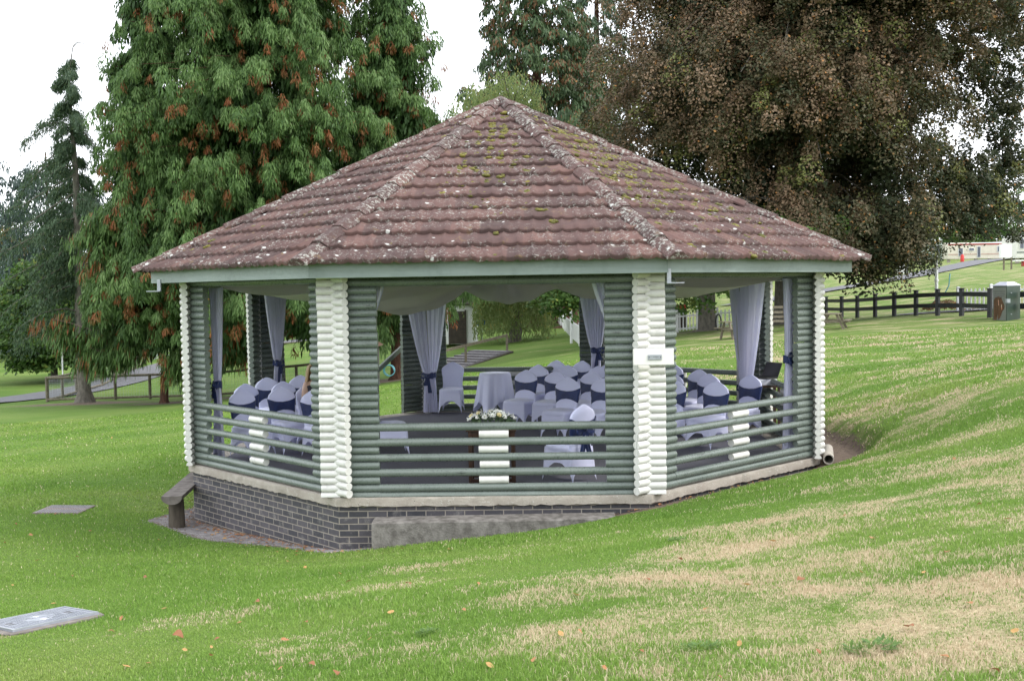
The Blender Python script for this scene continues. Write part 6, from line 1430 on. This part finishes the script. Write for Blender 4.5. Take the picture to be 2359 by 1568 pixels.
def beech():
    rg = np.random.default_rng(61); b = foot(1850, 54); T = thing('copper_beech', 'huge copper beech with cascading dark bronze leaves filling the upper right', 'tree', tuple(map(float, b)))
    mb, pts = trunk_mb(b, b+np.array([0, 0, 15]), .62, .25, .5, 9, 4, 1.4)
    # silhouette measured along the photo: (v, left edge u, right edge u)
    zs = [3.2, 4.5, 6, 9, 12, 15, 18, 22, 25]
    px = 54/F
    rows = [(5.0, 1760, 2060), (6.0, 1640, 2090), (6.9, 1540, 2130), (7.8, 1440, 2200), (9, 1370, 2250), (10.5, 1350, 2270), (12, 1365, 2290), (14, 1410, 2330), (17, 1450, 2340), (20, 1530, 2300), (24, 1700, 2150)]
    n = 560; zz = rg.uniform(0, 1, n); R = np.array(rows, float); wts = R[:, 2]-R[:, 1]; cdf = np.concatenate([[0], np.cumsum((wts[1:]+wts[:-1])/2*np.diff(R[:, 0]))]); cdf /= cdf[-1]; z = np.interp(zz, cdf, R[:, 0])
    L_, Rr = np.interp(z, R[:, 0], R[:, 1]), np.interp(z, R[:, 0], R[:, 2]); cx = (L_+Rr)/2; hw = (Rr-L_)/2*px
    th = np.where(rg.uniform(0, 1, n) < .62, rg.normal(-PI/2, .95, n), rg.uniform(0, 2*PI, n)); lump = 1+.10*np.sin(th*4+z*.9)+.07*np.sin(th*9+z*2.1)
    f = (.74+.30*rg.uniform(0, 1, n)**.6)*lump; base = np.stack([CAM[0]+(fwd[0]+_r[0]*(cx-W/2)/F)*54, CAM[1]+(fwd[1]+_r[1]*(cx-W/2)/F)*54], 1)
    C = np.stack([base[:, 0]+np.cos(th)*hw*f, base[:, 1]+np.sin(th)*np.minimum(hw, 8.5)*f, b[2]+z+.5*np.sin(th*5+z)], 1); O = np.stack([np.cos(th), np.sin(th), np.zeros(n)], 1)
    C, O, tt = boughs(b, C, rg, .10, .20, t0=.42, sp=.85, jit=.30, mb=mb, r0=.07)
    # ragged hanging skirts at the lower right
    for (u, v, d, k) in ((2090, 570, 47, 12), (2085, 545, 47, 14), (2050, 540, 48, 14), (2010, 535, 49, 14), (2110, 505, 48, 8), (2160, 455, 49, 13), (2210, 480, 49, 12), (2255, 495, 49, 11), (2300, 460, 50, 12), (2185, 515, 49, 7), (2275, 530, 49, 4), (2150, 400, 50, 14), (2210, 420, 50, 12), (2325, 520, 50, 4), (2240, 470, 50, 7), (2290, 420, 51, 12), (2320, 390, 52, 9), (2230, 440, 50, 12), (2190, 440, 49, 9), (2060, 598, 47, 5), (1995, 590, 48, 5), (1880, 535, 47, 18), (1940, 550, 48, 14), (1840, 510, 47, 14), (2335, 350, 52, 8), (2310, 300, 52, 10), (1960, 550, 50, 4), (2092, 600, 47, 5), (2330, 60, 52, 8), (2300, 150, 51, 9), (2340, 180, 52, 6), (2350, 120, 52, 8), (2300, 230, 52, 10)):
        c = at(u, v, d); e = c+np.stack([rg.normal(0, .45, k), rg.normal(0, .6, k), rg.uniform(-.5, 1.5, k)], 1); C = np.concatenate([C, e]); O = np.concatenate([O, np.tile([[.2, -.95, 0]], (k, 1))])
    limbs(mb, pts, C, rg, 260, .07, .5); mb.build('trunk', M['bark_grey'], T, smooth=True)
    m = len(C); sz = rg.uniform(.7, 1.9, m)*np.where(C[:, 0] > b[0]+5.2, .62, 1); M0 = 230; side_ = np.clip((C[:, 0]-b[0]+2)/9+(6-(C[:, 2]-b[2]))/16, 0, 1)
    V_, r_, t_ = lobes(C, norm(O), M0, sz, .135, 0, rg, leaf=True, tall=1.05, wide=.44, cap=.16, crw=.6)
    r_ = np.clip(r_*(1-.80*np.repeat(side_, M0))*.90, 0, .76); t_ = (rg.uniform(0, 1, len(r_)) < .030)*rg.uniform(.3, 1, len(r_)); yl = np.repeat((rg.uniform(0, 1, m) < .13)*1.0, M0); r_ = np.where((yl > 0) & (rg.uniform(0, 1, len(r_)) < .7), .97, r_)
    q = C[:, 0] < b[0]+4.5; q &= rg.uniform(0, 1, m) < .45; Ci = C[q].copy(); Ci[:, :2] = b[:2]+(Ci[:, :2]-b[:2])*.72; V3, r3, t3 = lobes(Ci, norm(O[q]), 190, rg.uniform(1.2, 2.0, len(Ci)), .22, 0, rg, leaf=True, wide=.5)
    V_ = np.concatenate([V_, V3]); r_ = np.concatenate([r_, r3*.2]); t_ = np.concatenate([t_, t3])  # inner leaves held to dark tones, the crown's inner shade put into colour
    # leaf colour varies: right hand side greener and darker
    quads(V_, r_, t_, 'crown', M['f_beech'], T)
beech()
def maple():
    rg = np.random.default_rng(62); b = foot(1630, 50.5); T = thing('maple_tree', 'green broadleaf tree with a thick grey trunk standing behind the right bay', 'tree', tuple(map(float, b)))
    mb, pts = trunk_mb(b, b+np.array([.3, 0, 6.0]), .42, .3, .15, 8, 9, 1.7)
    zs, rs = [3.2, 3.6, 4.2, 5.0, 5.6], [4.2, 6.2, 6.8, 5.5, 1.5]; C, O, z = shell(b, zs, rs, 620, rg, .3, .1)
    k = ~((np.abs(C[:, 0]-b[0]) < 1.9) & (z < 2.9)); C, O = C[k], O[k]
    for (u, v, d, q) in ((1310, 672, 46, 16), (1275, 662, 47, 12), (1335, 680, 46, 12), (1240, 655, 47, 6), (1562, 680, 47, 6), (1588, 683, 47, 4), (1600, 660, 47, 6), (1300, 700, 46, 5), (1672, 690, 47, 3), (1330, 655, 46, 9)):
        c = at(u, v, d); C = np.concatenate([C, c+rg.normal(0, .35, (q, 3))]); O = np.concatenate([O, np.tile([[0, -1., 0]], (q, 1))])
    limbs(mb, pts, C, rg, 60, .06); mb.build('trunk', M['bark_grey'], T, smooth=True)
    V_, r_, t_ = leafballs(C, O, 62, rg.uniform(.4, .7, len(C)), .17, rg, .06, .5); quads(V_, r_, t_, 'crown', M['f_broad'], T)
    b2 = foot(1802, 53.5); mb, _ = trunk_mb(b2, b2+np.array([.2, 0, 7.0]), .44, .34, .1, 8, 12, 1.5); mb2, _ = mb, 0
    T2 = thing('grey_tree', 'second thick grey trunk seen past the laptop curtain, in front of the slatted seat', 'tree', tuple(map(float, b2))); mb.build('trunk', M['bark_grey'], T2, smooth=True)
    C, O, z = shell(b2, [4.2, 5, 6.2, 7.2], [2, 3.4, 3.2, 1], 130, rg, .3, .1); V_, r_, t_ = leafballs(C, O, 60, rg.uniform(.4, .7, len(C)), .17, rg, .06, .5); quads(V_, r_, t_, 'crown', M['f_broad'], T2)
maple()
def willow():
    rg = np.random.default_rng(63); b = foot(1185, 61); T = thing('weeping_willow', 'weeping willow with hanging yellow green strands behind the roof peak', 'tree', tuple(map(float, b)))
    H_ = at(1130, 158, 61)[2]-b[2]; mb, pts = trunk_mb(b, b+np.array([0, 0, H_*.8]), .34, .1, .4, 9, 3)
    n = 2600; th = rg.uniform(0, 2*PI, n); lng = rg.uniform(0, 1, n) < .55; R_ = np.where(lng, 1.9, 3.0)*rg.uniform(0, 1, n)**.42; zt = H_*(1-.20*(R_/3.0)**2)*rg.uniform(.66, 1, n); x = b[0]+np.where(lng, 0, -1.2)+R_*np.cos(th); y = b[1]+R_*np.sin(th); ln = np.where(lng, zt-rg.uniform(.2, 2.8, n), rg.uniform(3, 7, n)); ln = np.minimum(ln, zt-.2); ok = ln > .4; x, y, zt, ln, th, R_ = [q[ok] for q in (x, y, zt, ln, th, R_)]; n = len(x)
    C = np.stack([x[::14], y[::14], b[2]+zt[::14]], 1); limbs(mb, pts, C, rg, 90, .05, .2); mb.build('trunk', M['bark_grey'], T, smooth=True)
    K = 62; f = np.tile(np.linspace(0, 1, K), n)+rg.uniform(-.02, .02, n*K); sx = np.repeat(x, K)+np.cos(np.repeat(th, K))*.5*f+.12*np.sin(f*6+np.repeat(th, K)*5); sy = np.repeat(y, K)+np.sin(np.repeat(th, K))*.5*f; sz = b[2]+np.repeat(zt, K)-np.repeat(ln, K)*f; N_ = n*K
    p = np.stack([sx, sy, sz], 1)+rg.normal(0, .03, (N_, 3)); d = norm(np.stack([rg.normal(0, .45, N_), rg.normal(0, .45, N_), -np.ones(N_)], 1)); l = rg.uniform(.12, .26, N_); sv = norm(np.cross(d, rg.normal(0, 1, (N_, 3))+[0, -1, 0])); w = .030
    V_ = np.stack([p, p+d*(l*.5)[:, None]+sv*w, p+d*l[:, None], p+d*(l*.5)[:, None]-sv*w], 1); quads(V_, np.clip(np.repeat(rg.uniform(0, 1, n), K)*.6+rg.uniform(0, .4, N_), 0, 1), (rg.uniform(0, 1, N_) < .08)*.8, 'crown', M['f_willow'], T)
willow()
def conifer(u, d, H_, R_, n, mat, label, seed, name='conifer_tree', low=1.0, tone=.1, L=.30, wd=.11, M_=34, sz=(.6, 1.0), prof=None, out=.6, droop=.5, bark='bark_red', tr=None, inner=.5, group=None):
    rg = np.random.default_rng(seed); b = foot(u, d); T = thing(name, label, 'tree', tuple(map(float, b)), group=group); mb, pts = trunk_mb(b, b+np.array([0, 0, H_]), tr or H_*.022, .05, .3, 10, seed)
    zs, rs = prof or ([low, low+1.5, H_*.35, H_*.7, H_*.92, H_], [R_*.8, R_, R_*.92, R_*.6, R_*.28, .1]); C, O, z = shell(b, zs, rs, n, rg, inner, .16, front=.5); limbs(mb, pts, C, rg, 60, .05); mb.build('trunk', M[bark], T, smooth=True)
    V_, r_, t_ = lobes(C, O, M_, rg.uniform(sz[0], sz[1], n), L, wd, rg, tall=.8, wide=.42); t_ = np.repeat(rg.uniform(0, 1, n) < tone*2, M_)*(rg.uniform(0, 1, n*M_) < .5)*.8; quads(V_, r_, t_, 'crown', mat, T)
def broad(u, d, H_, R_, n, mat, label, seed, name='broadleaf_tree', low=1.2, L=.26, M_=46, sz=(.6, 1.1), tr=.2, tone=.06, prof=None, group=None):
    rg = np.random.default_rng(seed); b = foot(u, d); T = thing(name, label, 'tree', tuple(map(float, b)), group=group); mb, pts = trunk_mb(b, b+np.array([0, 0, H_*.75]), tr, .06, .4, 8, seed)
    zs, rs = prof or ([low, low+H_*.18, H_*.5, H_*.8, H_*.95, H_], [R_*.6, R_*.95, R_, R_*.75, R_*.4, .1]); C, O, z = shell(b, zs, rs, n, rg, .45, .15); limbs(mb, pts, C, rg, 50, .06); mb.build('trunk', M['bark_grey'], T, smooth=True)
    V_, r_, t_ = leafballs(C, O, M_, rg.uniform(sz[0], sz[1], n), L, rg, tone, .45); quads(V_, r_, t_, 'crown', mat, T)
conifer(1245, 82, 33, 5.6, 2300, M['f_seq'], 'tall redwood with gaps of sky behind the roof peak, left of the copper beech', 71, 'redwood_tree', 2, .22, .30, .12, 40, prof=([2, 4, 12, 18, 21.5, 25, 30, 33], [5.0, 5.6, 5.4, 4.7, 3.9, 3.8, 3.0, .5]), inner=.3)
conifer(1345, 90, 23.5, 4.6, 800, M['f_seq'], 'dark redwood whose pointed top shows between the tall redwood and the beech', 72, 'redwood_tree', 4, .10, .32, .13, 40)
conifer(1385, 95, 34, 4.2, 900, M['f_fir'], 'dark conifer emerging above the left shoulder of the beech', 73, 'conifer_tree', 4, .02, .32, .13, 36, inner=.12)
for i, (u, d, r_, lb) in enumerate(((1322, 74, .75, 'thick red brown redwood trunk left of the white pole in the centre bay'), (1350, 80, .9, 'broad red brown trunk right of the white pole in the centre bay'), (1262, 86, .8, 'red brown trunk behind the willow strands and the far picket panel'))):
    b = foot(u, d); mb, _ = trunk_mb(b, b+np.array([0, 0, 12]), r_, r_*.6, .1, 8, 40+i, 1.9); T = thing('redwood_tree', lb, 'tree', tuple(map(float, b))); mb.build('trunk', M['bark_red'], T, smooth=True)
    rg = np.random.default_rng(300+i); C, O, z = shell(b, [5, 7, 11, 15], [2.5, 3.6, 3.3, 1], 150, rg, .3, .1); V_, q_, t_ = fronds(C, O, 36, rg.uniform(.7, 1.1, 150), .32, .12, rg, brown=.1); quads(V_, q_, t_, 'crown', M['f_seq'], T)
conifer(120, 82, 15.5, 4.6, 420, M['f_blue'], 'bluish conifer behind the sparse leaning one at far left', 74, 'conifer_tree', 1, .0, .34, .10, 44, sz=(.8, 1.3), droop=.8)
conifer(225, 88, 13, 4.0, 300, M['f_blue'], 'bluish conifer between the sparse tree and the cypress', 75, 'conifer_tree', 1, .0, .34, .10, 44, sz=(.8, 1.3), droop=.8)
conifer(-10, 95, 17.5, 4.6, 420, M['f_blue'], 'dark bluish conifer cut by the left edge of the picture', 76, 'conifer_tree', 1, .0, .34, .10, 40, sz=(.8, 1.3), droop=.8)
broad(120, 62, 7.2, 3.3, 420, M['f_broad'], 'round light green tree low between the conifers on the left', 81, low=.9)
broad(30, 88, 10.2, 4.4, 300, M['f_yellow'], 'yellowing tree at the far left edge below the conifers', 82, tone=.2)
broad(20, 105, 8, 6, 260, M['f_broad'], 'dark green tree low at the left edge', 83, sz=(.9, 1.5), L=.34)
bk = [(250, 105, 8.5, 5), (340, 118, 9, 6), (450, 112, 9.5, 6), (560, 122, 10, 6), (660, 118, 9.5, 6), (780, 120, 9, 6), (880, 112, 8.5, 5.5), (970, 108, 8.5, 5), (1050, 104, 8.5, 5), (1120, 112, 10, 6), (1210, 118, 11, 6), (1290, 112, 11, 5.5), (1400, 115, 11, 6), (1480, 120, 11, 6)]
for i, (u, d, h, r) in enumerate(bk): broad(u, d, h, r, 190, M['f_broad'] if i % 3 else M['f_blue'], 'dark leafy tree in the row far behind the gazebo', 90+i, L=.42, sz=(1.0, 1.7), M_=36, low=.3, group='leafy trees in the row far behind the gazebo', prof=([.1, h*.2, h*.5, h*.8, h], [r*.85, r, r, r*.7, .4]))
for i, (u, d, h, r) in enumerate(((1905, 185, 9, 9), (2020, 190, 10, 9), (2130, 195, 10.5, 9), (2205, 210, 10, 8), (2275, 230, 10.5, 9), (2345, 240, 12.5, 10), (1560, 150, 8, 8), (1700, 160, 8, 8), (1800, 170, 8, 8))): broad(u, d, h, r, 150, M['f_broad'], 'distant leafy tree on the rise beyond the caravans', 120+i, L=.6, sz=(1.5, 2.4), M_=34, low=.3, group='distant leafy trees beyond the caravans', prof=([.1, h*.2, h*.5, h*.8, h], [r*.85, r, r, r*.7, .4]))
# low red brown shrub by the picket fence
rg = np.random.default_rng(5); b = foot(2185, 53); C, O, z = shell(b, [.1, .3, .5], [1.3, 1.2, .5], 60, rg, .3); V_, r_, t_ = leafballs(C, O, 50, rg.uniform(.15, .3, 60), .08, rg, .4, .3); o = quads(V_, r_, t_, 'low_shrub', M['f_beech'], None); tag(o, 'low bronze shrub left of the white pickets', 'shrub')
